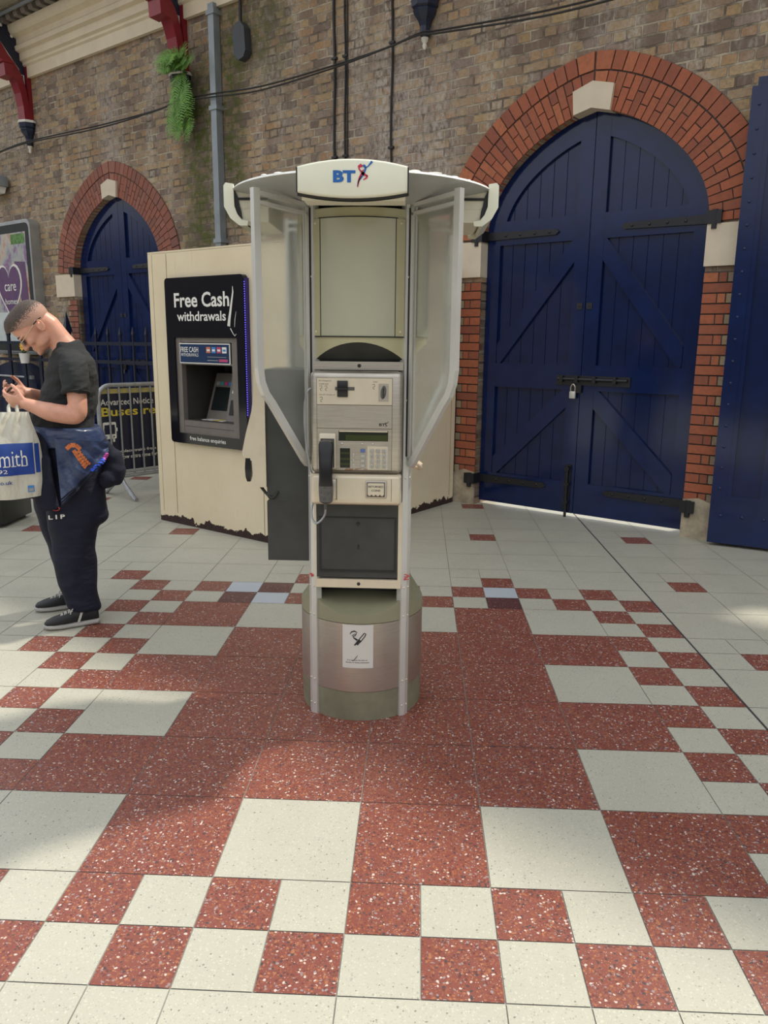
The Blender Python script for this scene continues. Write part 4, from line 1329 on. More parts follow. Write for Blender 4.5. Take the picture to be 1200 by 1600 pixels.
# posts
for k, (sx, sy) in enumerate(((-1, -1), (1, -1), (1, 1), (-1, 1))):
    a = math.atan2(sy, sx)
    M = Matrix.Rotation(a, 4, 'Z')
    rp = CH * math.sqrt(2)
    q = MB()
    q.prism([(rp - 0.03, -0.021), (rp - 0.002, -0.0225), (rp + 0.005, 0.0), (rp - 0.002, 0.0225), (rp - 0.03, 0.021)], 2, 0.0, 2.025, 0, M)
    p_ = part(kiosk, 'corner_post', q, [M_alu, M_seam_line])
    q = MB()
    for z in (0.045, 0.155, 0.435, 0.555, 1.0, 1.30, 1.75, 2.0):
        for t in (-0.0115, 0.0115):
            q.ell((rp + 0.0015, t, z), (0.004, 0.0042, 0.0042), 0, M, 8)
    part(kiosk, 'rivet', q, M_steel_lit, p_)
    if sy < 0:
        q = MB()
        for t in range(5):
            z = 0.60 + random.uniform(-0.012, 0.012)
            q.tube([(rp + 0.0052, random.uniform(-0.015, 0.0), z), (rp + 0.0052, random.uniform(0.002, 0.015), z + random.uniform(-0.01, 0.01))], 0.0018, 5, 0, True, M)
        part(kiosk, 'red_scrawl', q, M_red_mark, p_)
    # glass wing on the diagonal
    L, t0 = 0.209, rp + 0.008
    out = [(0, 2.005), (L, 2.022), (L, 1.42), (L - 0.006, 1.375), (L - 0.022, 1.335), (L - 0.05, 1.298), (0.012, 1.075), (0, 1.07)]
    q = MB(); q.prism([(t0 + x, z) for x, z in out], 1, -0.004, 0.004, 0, M); wing = part(kiosk, 'glass_wing', q, M_frost)
    q = MB()
    def strip(pts, w, th=0.011):
        n = len(pts)
        for i in range(n - 1):
            (x0, z0), (x1, z1) = pts[i], pts[i + 1]
            def nrm(j):
                (ax, az), (bx, bz) = pts[max(0, j - 1)], pts[min(n - 1, j + 1)]
                d = Vector((bx - ax, bz - az)).normalized()
                return Vector((d.y, -d.x))
            n0_, n1_ = nrm(i), nrm(i + 1)
            q.prism([(t0 + x0, z0), (t0 + x1, z1), (t0 + x1 + n1_.x * w, z1 + n1_.y * w), (t0 + x0 + n0_.x * w, z0 + n0_.y * w)], 1, -th, th, 0, M)
    edge = [(L, 2.03), (L, 1.42), (L - 0.006, 1.375), (L - 0.022, 1.335), (L - 0.05, 1.298), (0.012, 1.075), (-0.002, 1.06)]
    strip(edge, -0.026)
    strip([(0.0, 1.975), (L, 1.99)], 0.012); strip([(0.0, 2.005), (L, 2.022)], 0.014)
    strip([(0.012, 2.0), (0.012, 1.08)], 0.012)
    part(kiosk, 'wing_frame', q, M_alu, wing)
    q = MB()
    q.box((t0 - 0.011, -0.0135, 1.085), (t0 - 0.001, 0.0135, 1.99), 0, M); part(kiosk, 'wing_gasket', q, M_black_gasket, wing)
# canopy disc
q = MB()
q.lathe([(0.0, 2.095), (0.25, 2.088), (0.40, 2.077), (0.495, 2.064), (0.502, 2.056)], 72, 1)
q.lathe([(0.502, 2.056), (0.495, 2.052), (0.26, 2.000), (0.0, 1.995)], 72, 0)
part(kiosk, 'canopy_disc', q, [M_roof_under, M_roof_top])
q = MB()
for i in range(70):
    a = random.uniform(0, 2 * PI); rr = random.uniform(0.42, 0.49)
    q.ell((rr * math.cos(a), rr * math.sin(a), 2.064 + (0.50 - rr) * 0.14), (random.uniform(0.008, 0.03), random.uniform(0.008, 0.02), random.uniform(0.002, 0.006)), seg=8)
part(kiosk, 'canopy_dirt', q, M_white_paint)
# four lit sign boxes
def lens(w, zt, ct, zb, cb, n=14):
    t = [(-w + 2 * w * k / n, zt - ct * (2 * k / n - 1) ** 2) for k in range(n + 1)]
    b = [(w - 2 * w * k / n, zb + cb * (1 - (1 - 2 * k / n) ** 2) * -1 + 0) for k in range(n + 1)]
    return b + t if False else t + b
for k, M in enumerate(D4):
    w = 0.172
    q = MB()
    hp = [(-0.36, 2.05), (-0.505, 2.058), (-0.51, 1.995), (-0.49, 1.966), (-0.45, 1.974), (-0.36, 1.972)] if k % 2 == 0 else [(-0.34, 2.05), (-0.472, 2.058), (-0.472, 1.997), (-0.455, 1.962), (-0.43, 1.944), (-0.34, 1.944)]
    q.prism(hp, 0, -w + 0.004, w - 0.004, 0, M)
    for z in (1.99, 2.015):
        q.box((-w + 0.002, -0.44, z), (w - 0.002, -0.36, z + 0.003), 0, M)
    box_ = part(kiosk, 'sign_box', q, M_cream_housing)
    q = MB()
    cap_o = [(-0.492, 2.078), (-0.500, 2.068), (-0.500, 1.995), (-0.478, 1.955), (-0.445, 1.930), (-0.415, 1.930), (-0.412, 1.946), (-0.436, 1.950), (-0.452, 1.970), (-0.462, 1.997), (-0.464, 2.074)]
    if k == 0:
        pass
    for sx in (-1, 1):
        if k % 2:
            q.prism(cap_o, 0, sx * (w + 0.012), sx * (w - 0.002), 0, M)
    if k % 2:
        q.prism([(-0.492, 2.078), (-0.500, 2.068), (-0.500, 1.995), (-0.478, 1.955), (-0.445, 1.930), (-0.44, 1.944), (-0.465, 1.965), (-0.478, 1.997), (-0.478, 2.074)], 0, -w, w, 0, M)
        part(kiosk, 'sign_face', q, M_cream_plastic, box_)
        for sx in (-1, 1):
            q = MB()
            q.prism([(-0.450, 2.030), (-0.466, 2.060), (-0.466, 1.997), (-0.452, 1.966), (-0.436, 1.956), (-0.440, 1.985), (-0.445, 2.0)], 0, sx * (w - 0.003), sx * (w + 0.003), 0, M)
            q.box((-0.45, sx * 0.0, 2.022), (-0.34, 0.0, 2.03), 0, M) if False else q.prism([(-0.45, 2.020), (-0.34, 2.020), (-0.34, 2.028), (-0.45, 2.028)], 0, sx * (w - 0.003), sx * (w + 0.001), 0, M)
            part(kiosk, 'gasket', q, M_black_gasket, box_)
    else:
        n = 16
        top = [(-0.178 + 0.356 * i / n, 2.086 - 0.023 * (2 * i / n - 1) ** 2) for i in range(n + 1)]
        bot = [(0.178 - 0.356 * i / n, 1.968 + 0.017 * (1 - 2 * i / n) ** 2) for i in range(n + 1)]
        bm = bmesh.new()
        vs_ = [bm.verts.new((x, -0.505, z)) for x, z in top + bot]
        f_ = bm.faces.new(vs_)
        ex = bmesh.ops.extrude_face_region(bm, geom=[f_])
        for v in ex['geom']:
            if isinstance(v, bmesh.types.BMVert): v.co.y = -0.535
        bmesh.ops.recalc_face_normals(bm, faces=bm.faces)
        fe = [e for e in bm.edges if all(abs(v.co.y + 0.535) < 1e-5 for v in e.verts)]
        bmesh.ops.bevel(bm, geom=fe, offset=0.010, segments=3, affect='EDGES', profile=0.5)
        q.bm(bm, 0, True, M)
        face_ = part(kiosk, 'sign_face', q, M_cream_plastic, box_)
        q = MB()
        q.prism([(x * 1.016, 1.968 + (z - 2.028) * 1.10 + 0.058) for x, z in top + bot], 1, -0.507, -0.500, 0, M)
        q.tube([M @ Vector((x, -0.515, z - 0.002)) for x, z in bot], 0.005, 6)
        q.box((-w - 0.009, -0.53, 1.985), (-w - 0.004, -0.50, 2.06), 0, M); q.box((w + 0.004, -0.53, 1.985), (w + 0.009, -0.50, 2.06), 0, M)
        part(kiosk, 'gasket', q, M_black_gasket, box_)
        q = MB()
        q.prism([(-0.50, 1.984), (-0.46, 1.975), (-0.36, 1.972), (-0.275, 1.988), (-0.275, 1.996)], 0, -0.15, 0.15, 0, M)
        part(kiosk, 'lamp_housing', q, M_cream_housing, box_)
        if k == 0:
            # letters and the piping figure
            lx = lambda px: (px - 552.5) * 0.00218
            lz = lambda py: 2.030 - (py - 276.0) * 0.00196
            q = MB(); add_text(q, 'BT', lx(557.5) - lx(524.5), 0.036, face_m((lx(524.5) + lx(557.5)) / 2, -0.5365, lz(275.3)), bold=0.05)
            part(kiosk, 'lettering', q, M_bt_blue, face_)
            S = lambda pts: [(lx(340 + x / 2.609), lz(220 + y / 2.609)) for x, y in pts]
            FM = Matrix.Translation((0, -0.5368, 0)) @ Matrix.Rotation(PI / 2, 4, 'X')
            q = MB()
            u_ = 0.00084
            for pts, ws in (([(596, 104), (586, 98), (580, 104), (582, 116), (588, 124)], [6, 7, 8, 6, 4]),
                            ([(588, 122), (592, 132), (602, 137), (612, 143)], [5, 9, 9, 6]), ([(613, 140), (610, 150), (597, 158)], [7, 6, 3]),
                            ([(592, 134), (584, 148), (580, 162), (576, 188)], [8, 8, 6, 3]), ([(600, 118), (592, 124), (598, 136)], [4, 5, 6])):
                ribbon(q, S(pts), [w_ * u_ for w_ in ws], FM)
            q.ell((lx(340 + 588 / 2.609), -0.5368, lz(220 + 103 / 2.609)), (0.0045, 0.0006, 0.0045), seg=10)
            part(kiosk, 'red_piper', q, M_bt_red, face_)
            q = MB()
            for pts, ws in (([(600, 100), (606, 112), (602, 126), (590, 134)], [9, 8, 7, 4]), ([(606, 110), (616, 104), (622, 96), (631, 85)], [4, 4, 6, 9]),
                            ([(598, 126), (600, 134), (588, 150), (578, 166), (574, 184)], [5, 6, 6, 4, 2])):
                ribbon(q, S(pts), [w_ * u_ for w_ in ws], FM)
            q.ell((lx(340 + 600 / 2.609), -0.5368, lz(220 + 102 / 2.609)), (0.004, 0.0006, 0.004), seg=10)
            part(kiosk, 'blue_piper', q, M_bt_blue, face_)
# no smoking sticker on the steel drum
r_ = RB + 0.0015
q = MB(); curved(q, -0.060, 0.063, 0.232, 0.432 - 0.016, r_, 0, None, 8); stk = part(kiosk, 'sticker', q, M_paper, drum)
def on_drum(mb, vs, fs, mi=0):
    mb.add([Vector(((r_ + 0.0008) * math.sin(v.x / r_), -(r_ + 0.0008) * math.cos(v.x / r_), v.y)) for v in vs], fs, mi)
q = MB()
t_ = MB()
ribbon(t_, [(0.034, 0.378), (0.028, 0.382), (-0.004, 0.342)], 0.004); ribbon(t_, [(0.034, 0.378), (0.030, 0.368), (0.012, 0.344)], 0.004)
ribbon(t_, [(0.012, 0.352), (-0.004, 0.334)], 0.013); ribbon(t_, [(0.0, 0.352), (-0.012, 0.360), (-0.018, 0.366), (-0.008, 0.372), (-0.004, 0.382)], [0.008, 0.006, 0.004, 0.004, 0.003])
ribbon(t_, [(-0.012, 0.330), (-0.006, 0.336)], 0.006); ribbon(t_, [(-0.030, 0.376), (-0.024, 0.386), (-0.012, 0.390), (0.0, 0.384)], [0.002, 0.005, 0.006, 0.002]); ribbon(t_, [(-0.022, 0.370), (-0.010, 0.378)], 0.003)
ribbon(t_, [(0.002, 0.288), (-0.006, 0.276), (-0.018, 0.262)], [0.001, 0.003, 0.001])
on_drum(q, t_.v, t_.f)
for body, z, w in (('It is against the law to', 0.266, 0.082), ('smoke in these premises', 0.256, 0.094)):
    vs, fs = text_shape(body, w, 0.0068, 0.01)
    on_drum(q, [v + Vector((0.0, z, 0)) for v in vs], fs)
part(kiosk, 'printing', q, M_ink, stk) if False else link_mesh('printing', q.mesh('printing', M_ink, ORIG[kiosk.name]), drum)

# ------------------------------------------------------------------ payphone in the front bay
fx = lambda px: -0.182 + (px - 485) * 0.0024
fz = lambda py: 1.408 - (py - 580) * 0.002456
ph = thing('payphone', 'stainless steel payphone with black handset facing the camera', 'telephone', KF, (-0.008, -CH - 0.02, 0.90), 'payphones of the kiosk')
YF = -0.246
q = MB(); q.bbox((-0.182, YF, fz(737)), (0.166, -CH - 0.014, 1.409), 0.020, 0, None, 3); part(ph, 'housing', q, M_steel)
q = MB(); q.bbox((-0.180, YF - 0.022, 0.903), (0.166, -CH - 0.014, fz(737)), 0.014, 0, None, 3); tray = part(ph, 'lower_housing', q, M_steel_lit)
q = MB(); q.box((-0.178, YF - 0.020, fz(741)), (0.164, YF, fz(737))); part(ph, 'lip', q, M_steel_lit)
def plate(name, x0, y0, x1, y1, mat, d=0.002, par=None):
    q = MB(); q.box((fx(x0), YF - d, fz(y1)), (fx(x1), YF + 0.006, fz(y0))); return part(ph, name, q, mat, par)
seam = plate('plate_seam', 495.2, 589.2, 614.3, 732, M_seam_line, 0.0008)
fp = plate('instruction_plate', 496, 590, 613.5, 630, M_steel_lit)
mp = plate('face_plate', 496, 631, 613.5, 666, M_steel)
kp = plate('keypad_plate', 496, 667, 613.5, 731, M_steel)
def rawbox(name, x0, y0, x1, y1, mat, d0, d1, par, rad=0.0):
    q = MB()
    a, b = (fx(x0), YF - d1, fz(y1)), (fx(x1), YF - d0, fz(y0))
    q.bbox(a, b, rad) if rad else q.box(a, b)
    return part(ph, name, q, mat, par)
cs = rawbox('card_slot', 528, 594, 544.5, 618.5, M_black, 0.0, 0.010, fp, 0.002)
rawbox('slot_mouth', 528, 605, 544.5, 607, M_ink, 0.008, 0.0125, fp)
rawbox('slot_guide', 524.5, 603.2, 555, 608.5, M_grey_plastic, 0.001, 0.0045, fp, 0.002)
rawbox('coin_slot_plate', 592.5, 598, 608, 624.5, M_steel, 0.001, 0.004, fp)
q = MB(); q.ell((fx(600), YF - 0.004, fz(611)), (0.0105, 0.006, 0.025), rot=Matrix.Rotation(math.radians(8), 3, 'Y')); part(ph, 'coin_entry', q, M_grey_plastic, fp)
q = MB(); q.box((fx(599.2), YF - 0.012, fz(619)), (fx(600.8), YF - 0.006, fz(604))); part(ph, 'coin_mouth', q, M_ink, fp)
q = MB()
for body, x, y, w, h in (('BT Chargecard', 509, 594.5, 0.046, 0.0055), ('Credit card', 506.5, 599, 0.034, 0.005), ('Non BT Chargecard', 512, 615.5, 0.058, 0.005), ('Coins', 587, 595, 0.016, 0.0048)):
    add_text(q, body, w, h, face_m(fx(x), YF - 0.0024, fz(y)))
for x, y in ((502, 605), (510, 605), (502.5, 622), (584.5, 602)):
    ribbon(q, [(fx(x) - 0.005, fz(y) + 0.006), (fx(x) + 0.004, fz(y) + 0.008), (fx(x) + 0.005, fz(y) - 0.001), (fx(x) - 0.002, fz(y) - 0.003), (fx(x) - 0.001, fz(y) - 0.009), (fx(x) + 0.004, fz(y) - 0.010)], 0.0016, face_m(0, YF - 0.0024, 0))
part(ph, 'printing', q, M_ink, fp)
q = MB(); add_text(q, 'BT', 0.023, 0.0105, face_m(fx(598.5), YF - 0.0024, fz(660)), bold=0.03)
for pts, ws in (([(0.0, 0.008), (-0.003, 0.002), (0.002, -0.002), (-0.003, -0.009)], [0.004, 0.004, 0.003, 0.001]), ([(0.001, 0.004), (0.006, 0.008), (0.009, 0.012)], [0.002, 0.002, 0.003]), ([(-0.001, -0.001), (0.005, -0.004), (0.002, -0.008)], [0.002, 0.002, 0.001])):
    ribbon(q, [(fx(604.5) + x, fz(660) + z) for x, z in pts], ws, face_m(0, YF - 0.0025, 0))
part(ph, 'lettering', q, M_ink, mp)
lc = rawbox('display_window', 530, 669.5, 608, 685.5, M_lcd_dark, 0.001, 0.0045, kp)
rawbox('display_screen', 541, 676, 607, 684.5, M_lcd, 0.0045, 0.0052, kp)
rawbox('display_trim', 531, 669.5, 607, 671.5, M_steel_lit, 0.003, 0.0075, kp)
rawbox('side_display', 532, 697, 548, 727.5, M_lcd_dark, 0.001, 0.0035, kp)
for y in (703, 712, 720):
    rawbox('side_display_band', 532.5, y, 547.5, y + 3.2, M_lcd, 0.0035, 0.004, kp)
for x in (535, 567, 584):
    q = MB(); q.ell((fx(x), YF - 0.003, fz(690)), (0.0055, 0.003, 0.0038), seg=12); part(ph, 'button', q, M_key, kp)
for y in (708, 717, 724):
    q = MB(); q.ell((fx(553.5), YF - 0.003, fz(y)), (0.0028, 0.002, 0.0075), seg=10); part(ph, 'marker_lamp', q, M_key, kp)
rawbox('keypad_base', 575.5, 693.5, 607.5, 729.5, M_steel_lit, 0.001, 0.0030, kp)
for j, y in enumerate((700.5, 708.5, 716.3, 724.2)):
    q = MB(); q.bbox((fx(564.5), YF - 0.008, fz(y + 2.6)), (fx(572), YF - 0.001, fz(y - 2.6)), 0.0015, 0, None, 1)
    part(ph, 'function_key', q, M_key_blue if j == 0 else M_key, kp, 'blue function key' if j == 0 else None)
    for i, x in enumerate((582.8, 592.4, 602)):
        q = MB(); q.bbox((fx(x - 3.1), YF - 0.010, fz(y + 2.7)), (fx(x + 3.1), YF - 0.0025, fz(y - 2.7)), 0.0015, 0, None, 1)
        add_text(q, '123456789*0#'[j * 3 + i], None, 0.0062, face_m(fx(x), YF - 0.0103, fz(y)), 1)
        part(ph, 'digit_key', q, [M_key, M_ink], kp)
# handset in its cradle
cr = rawbox('cradle', 499.5, 674, 525.5, 729, M_steel_lit, 0.0, 0.012, kp, 0.004)
rawbox('cradle_recess', 501.5, 682, 523.5, 727, M_grey_plastic, 0.010, 0.0135, kp)
q = MB(); q.bbox((fx(500.5), YF - 0.034, fz(776)), (fx(527), YF - 0.02, fz(744)), 0.004); part(ph, 'mouthpiece_rest', q, M_steel, tray)
hx = fx(512)
q = MB()
def ring(z, cy, wx, wy, n=20, e=3.2):
    out = []
    for k in range(n):
        a = 2 * PI * k / n
        c, s = math.cos(a), math.sin(a)
        out.append((hx + wx * math.copysign(abs(c) ** (2 / e), c), cy + wy * math.copysign(abs(s) ** (2 / e), s), z))
    return out
Y0 = YF - 0.040
q.loft([ring(fz(683.5), Y0 + 0.006, 0.012, 0.012), ring(fz(685), Y0 + 0.002, 0.025, 0.019), ring(fz(690), Y0, 0.0290, 0.024), ring(fz(704), Y0, 0.0285, 0.026), ring(fz(712), Y0 - 0.012, 0.0262, 0.021),
        ring(fz(730), Y0 - 0.020, 0.0252, 0.017), ring(fz(742), Y0 - 0.022, 0.0255, 0.018), ring(fz(752), Y0 - 0.018, 0.0275, 0.021)])
hs = part(ph, 'handset', q, M_black)
q = MB()
q.loft([ring(fz(752), Y0 - 0.018, 0.0275, 0.0215), ring(fz(766), Y0 - 0.014, 0.0270, 0.022), ring(fz(777), Y0 - 0.014, 0.0245, 0.021), ring(fz(780), Y0 - 0.012, 0.015, 0.014)])
part(ph, 'mouthpiece', q, M_grey_plastic, hs)
q = MB(); q.tube([(hx - 0.002, Y0 - 0.012, fz(779)), (hx - 0.002, Y0 - 0.012, fz(790))], 0.006, 8); part(ph, 'cord_boot', q, M_grey_plastic, hs)
q = MB()
q.tube(spline([(hx - 0.002, Y0 - 0.012, fz(789)), (fx(509), Y0, fz(800)), (fx(502), Y0 + 0.005, fz(810)), (fx(494), Y0 + 0.01, fz(814.5)), (fx(488), Y0 + 0.02, fz(808)), (fx(486), Y0 + 0.03, fz(796)), (fx(488), YF + 0.012, fz(784))], 6), 0.0042, 8)
part(ph, 'armoured_cord', q, M_galv, hs)
q = MB()
q.tube(spline([(fx(487), YF + 0.016, fz(606)), (fx(481), YF + 0.004, fz(610)), (fx(476.5), YF, fz(628)), (fx(475.5), YF, fz(655)), (fx(478), YF, fz(690)), (fx(482), YF, fz(715)), (fx(484), YF + 0.004, fz(730)), (fx(487), YF + 0.012, fz(738))], 6), 0.0036, 8)
part(ph, 'side_cable', q, M_galv)
# returned coins flap
rc = MB(); rc.bbox((fx(573.5), YF - 0.030, fz(773)), (fx(607), YF - 0.018, fz(745.5)), 0.003); fl_ = part(ph, 'coin_flap_frame', rc, M_steel, tray)
q = MB(); q.box((fx(576), YF - 0.0315, fz(770.5)), (fx(604), YF - 0.0295, fz(748)), 0); part(ph, 'coin_cup', q, M_ink, tray)
q = MB(); q.bbox((fx(577), YF - 0.034, fz(767.5)), (fx(603), YF - 0.0310, fz(749)), 0.001, 0, None, 1)
for k in range(4):
    q.ell((fx(580 + k * 6.6), YF - 0.0325, fz(768)), (0.006, 0.0015, 0.0035), seg=8)
part(ph, 'coin_flap', q, M_steel_lit, tray)
q = MB(); add_text(q, 'RETURNED', 0.057, 0.0078, face_m(fx(590), YF - 0.0343, fz(754.5)), bold=0.02); part(ph, 'lettering', q, M_ink, tray)
q = MB(); add_text(q, 'COINS', 0.034, 0.0078, face_m(fx(590), YF - 0.0343, fz(760.5)), bold=0.02)
part(ph, 'lettering', q, M_ink, tray)
q = MB(); q.box((fx(528), YF - 0.0228, fz(777)), (fx(614), YF - 0.021, fz(744)), 0); part(ph, 'tray_panel', q, M_steel_lit, tray)
q = MB(); q.box((fx(526.3), YF - 0.0235, fz(777)), (fx(528), YF - 0.0215, fz(744))); q.box((fx(614), YF - 0.0235, fz(778)), (fx(614.7), YF - 0.0215, fz(743))); part(ph, 'plate_seam', q, M_seam_line, tray)
q = MB()
for z, w in ((0.4, 0.0), ):
    for i in range(14):
        a = random.uniform(540, 575)
        q.ell((fx(a), YF - 0.0029, fz(729.5 + random.uniform(-0.8, 1.2))), (random.uniform(0.003, 0.010), 0.0006, 0.0012), seg=6)
part(ph, 'rust_stain', q, plain('rust_stain', (0.36, 0.19, 0.09), 0.7, var=0.3), kp)

# payphone on the left face, seen edge-on
p2 = thing('payphone', 'second payphone on the left side of the kiosk, seen edge-on in profile', 'telephone', KF, (-0.40, 0.0, 0.63), 'payphones of the kiosk')
q = MB(); q.box((-0.375, -0.13, 0.905), (-CH - 0.002, 0.13, 1.408)); q.box((-0.376, -0.131, 0.640), (-CH - 0.002, 0.131, 0.885))
q.prism([(-0.362, 0.885), (-0.376, 0.870), (-CH - 0.002, 0.870), (-CH - 0.002, 0.905), (-0.375, 0.905)], 1, -0.130, 0.130)
part(p2, 'backing_box', q, M_charcoal)
prof = [(-0.375, 1.405), (-0.405, 1.405), (-0.415, 1.395), (-0.420, 1.30), (-0.428, 1.245), (-0.452, 1.16), (-0.469, 1.085), (-0.468, 1.070), (-0.445, 1.055), (-0.432, 1.050), (-0.427, 0.955), (-0.418, 0.944), (-0.375, 0.944)]
q = MB(); q.prism(prof, 1, -0.142, 0.142); part(p2, 'housing', q, M_steel_lit)
q = MB(); q.loft([[(-0.447 + dx * s_, -0.128 + dy * s_, z) for dx, dy in ((-0.012, -0.018), (0.012, -0.018), (0.012, 0.018), (-0.012, 0.018))] for z, s_ in ((1.06, 0.8), (1.02, 1.0), (0.985, 0.9), (0.965, 0.5))]); part(p2, 'handset', q, M_black)
q = MB(); q.tube(spline([(-0.41, -0.10, 0.945), (-0.38, -0.12, 0.915), (-0.35, -0.135, 0.90), (-0.33, -0.13, 0.925)], 5), 0.006, 6); part(p2, 'armoured_cord', q, M_cable)

# rope end tied behind the right post
r = thing('rope', 'short knotted end of pale rope tied behind the right post of the kiosk', 'rope', KF, (0.215, -0.165, 1.05))
q = MB()
c = Vector((0.222, -0.165, 1.045))
q.tube(spline([c + Vector(p) for p in [(-0.035, 0.012, 0.0), (-0.012, -0.006, 0.012), (0.010, -0.012, 0.006), (0.014, 0.004, -0.010), (-0.004, 0.012, -0.010), (-0.014, 0.0, 0.004), (0.004, -0.008, 0.014), (0.018, 0.0, 0.004)]], 6), 0.008, 10)
part(r, 'knot', q, M_rope)

# ------------------------------------------------------------------ cream cabinet with cash machine
CF = Matrix.Translation((-1.62, 4.899, 0)) @ Matrix.Rotation(math.radians(-33.8), 4, 'Z')
CW, CD, CHt = 1.555, 2.24, 2.18
cab = thing('machine_cabinet', 'cream steel cabinet with rusted foot standing behind the telephone kiosk', 'cabinet', CF, (CW / 2, CD / 2, 0))
q = MB()
bz = (0.345, 1.04, 0.79, 1.52)          # opening for the cash machine recess
q.box((0, 0, 0), (bz[0], 0.02, CHt)); q.box((bz[1], 0, 0), (CW, 0.02, CHt)); q.box((bz[0], 0, 0), (bz[1], 0.02, bz[2])); q.box((bz[0], 0, bz[3]), (bz[1], 0.02, CHt))
fp_ = part(cab, 'front_panel', q, M_cab)
q = MB(); q.box((CW - 0.02, 0.02, 0), (CW, CD, CHt)); part(cab, 'side_panel', q, M_cab)
q = MB(); q.box((0, 0.02, 0), (0.02, CD, CHt)); part(cab, 'side_panel', q, M_cab)
q = MB(); q.box((0, 0, CHt - 0.004), (CW, CD, CHt + 0.012)); part(cab, 'top_panel', q, M_cab)
q = MB(); q.box((0.225, -0.0016, 0.09), (0.2285, 0.001, CHt - 0.01)); q.box((1.243, -0.0016, 0.05), (1.2465, 0.001, CHt - 0.01)); q.box((0.05, -0.0012, 0.09), (0.052, 0.001, CHt - 0.01))
q.box((CW - 0.001, 1.0, 0.08), (CW + 0.0012, 1.004, CHt - 0.02)); q.box((CW - 0.001, 2.17, 0.08), (CW + 0.0012, 2.174, CHt - 0.02))
part(cab, 'panel_joint', q, M_seam_line, fp_)

atm = thing('cash_machine', 'free cash withdrawal machine in a glossy black fascia set into the cream cabinet', 'cash machine', CF, (0.69, 0, 0.70))
q = MB()
X0, X1, Z0, Z1 = 0.248, 1.128, 0.700, 1.982
D = 0.045
# ring of four pieces round the casing opening, rounded outside corners
outer = rrect(X0, Z0, X1, Z1, 0.03, 4)
q.prism([p for p in outer if p[1] > 1.53] + [(X0, 1.53), (X1, 1.53)][::1] if False else [(X1, 1.53)] + [p for p in outer if p[1] > 1.53] + [(X0, 1.53)], 1, -D, 0.0)
q.prism([(X0, 0.782)] + [p for p in outer if p[1] < 0.782] + [(X1, 0.782)], 1, -D, 0.0)
q.box((X0, -D, 0.782), (0.337, 0.0, 1.53)); q.box((1.045, -D, 0.782), (X1, 0.0, 1.53))
q.box((0.99, -D - 0.004, 0.79), (1.045 + 0.07, -D, 1.53)) if False else None
fas = part(atm, 'black_fascia', q, M_atm_black)
for body, x0, x1, z0, z1, b in (('Free Cash', 0.358, 0.978, 1.758, 1.868, 0.02), ('withdrawals', 0.386, 0.938, 1.655, 1.727, 0.015), ('free balance enquiries', 0.476, 0.893, 0.722, 0.764, 0.01)):
    q = MB(); add_text(q, body, x1 - x0, z1 - z0, face_m((x0 + x1) / 2, -D - 0.0012, (z0 + z1) / 2), bold=b); part(atm, 'lettering', q, M_white_ink, fas)
# torn plastic flap at the fascia's upper right, its reflection painted as white strips
q = MB()
for pts, ws in (([(1.02, 1.90), (1.022, 1.86), (1.008, 1.80), (0.99, 1.72), (0.975, 1.66), (0.968, 1.615)], [0.004, 0.013, 0.018, 0.022, 0.026, 0.03]), ([(0.985, 1.60), (1.01, 1.565), (1.03, 1.545), (1.045, 1.56)], [0.01, 0.006, 0.006, 0.004]), ([(1.05, 1.72), (1.035, 1.66), (1.03, 1.61)], [0.003, 0.005, 0.003])):
    ribbon(q, pts, ws, face_m(0, -D - 0.003, 0))
part(atm, 'peeling_film', q, M_white_paint, fas)
q = MB(); q.box((X1, -D + 0.006, 0.95), (X1 + 0.014, 0.0, 1.955)); led = part(atm, 'light_strip', q, M_led_off)
q = MB()
for k in range(58):
    z = 0.97 + k * 0.0168
    q.ell((X1 + 0.007, -D + 0.004, z), (0.0032, 0.003, 0.0032), seg=6)
part(atm, 'light_dot', q, M_led, led)
# casing
q = MB()
q.box((0.337, -0.03, 0.782), (0.400, 0.01, 1.53)); q.box((0.972, -0.03, 0.782), (1.045, 0.01, 1.53)); q.box((0.400, -0.03, 1.495), (0.972, 0.01, 1.53)); q.box((0.400, -0.03, 0.782), (0.972, 0.01, 0.885))
q.box((0.400, -0.028, 1.325), (0.972, 0.01, 1.34))
cas = part(atm, 'casing', q, M_atm_grey)
q = MB(); q.box((0.400, -0.031, 0.838), (0.972, -0.029, 0.841)); q.box((0.3985, -0.031, 0.79), (0.4005, -0.029, 1.525)); part(atm, 'casing_joint', q, M_ink, cas)
q = MB(); q.box((0.386, -0.036, 1.334), (0.958, -0.028, 1.489), 1); q.box((0.394, -0.038, 1.342), (0.950, -0.034, 1.481), 0)
hd = part(atm, 'header_card', q, [M_atm_blue, M_white_ink])
q = MB(); add_text(q, 'FREE CASH', 0.205, 0.040, face_m(0.505, -0.0385, 1.44), 0, 0.01); part(atm, 'lettering', q, M_white_ink, hd)
q = MB(); add_text(q, 'WITHDRAWALS', 0.205, 0.025, face_m(0.505, -0.0385, 1.40), 0, 0.0); part(atm, 'lettering', q, M_white_ink, hd)
q = MB()
for k, mi in enumerate((0, 1, 2, 3)):
    x = 0.70 + k * 0.059
    q.box((x, -0.0392, 1.417), (x + 0.048, -0.0378, 1.462), mi)
    q.box((x + 0.008, -0.0397, 1.43), (x + 0.04, -0.0390, 1.445), 3 if mi != 3 else 1)
q.box((0.84, -0.0392, 1.352), (0.935, -0.0378, 1.372), 2); q.box((0.71, -0.0392, 1.385), (0.92, -0.0378, 1.389), 4); q.box((0.71, -0.0392, 1.358), (0.83, -0.0378, 1.364), 4)
part(atm, 'card_mark', q, [M_orange_card, M_sky_card, M_pink_card, M_white_ink, M_grey_ink], hd)
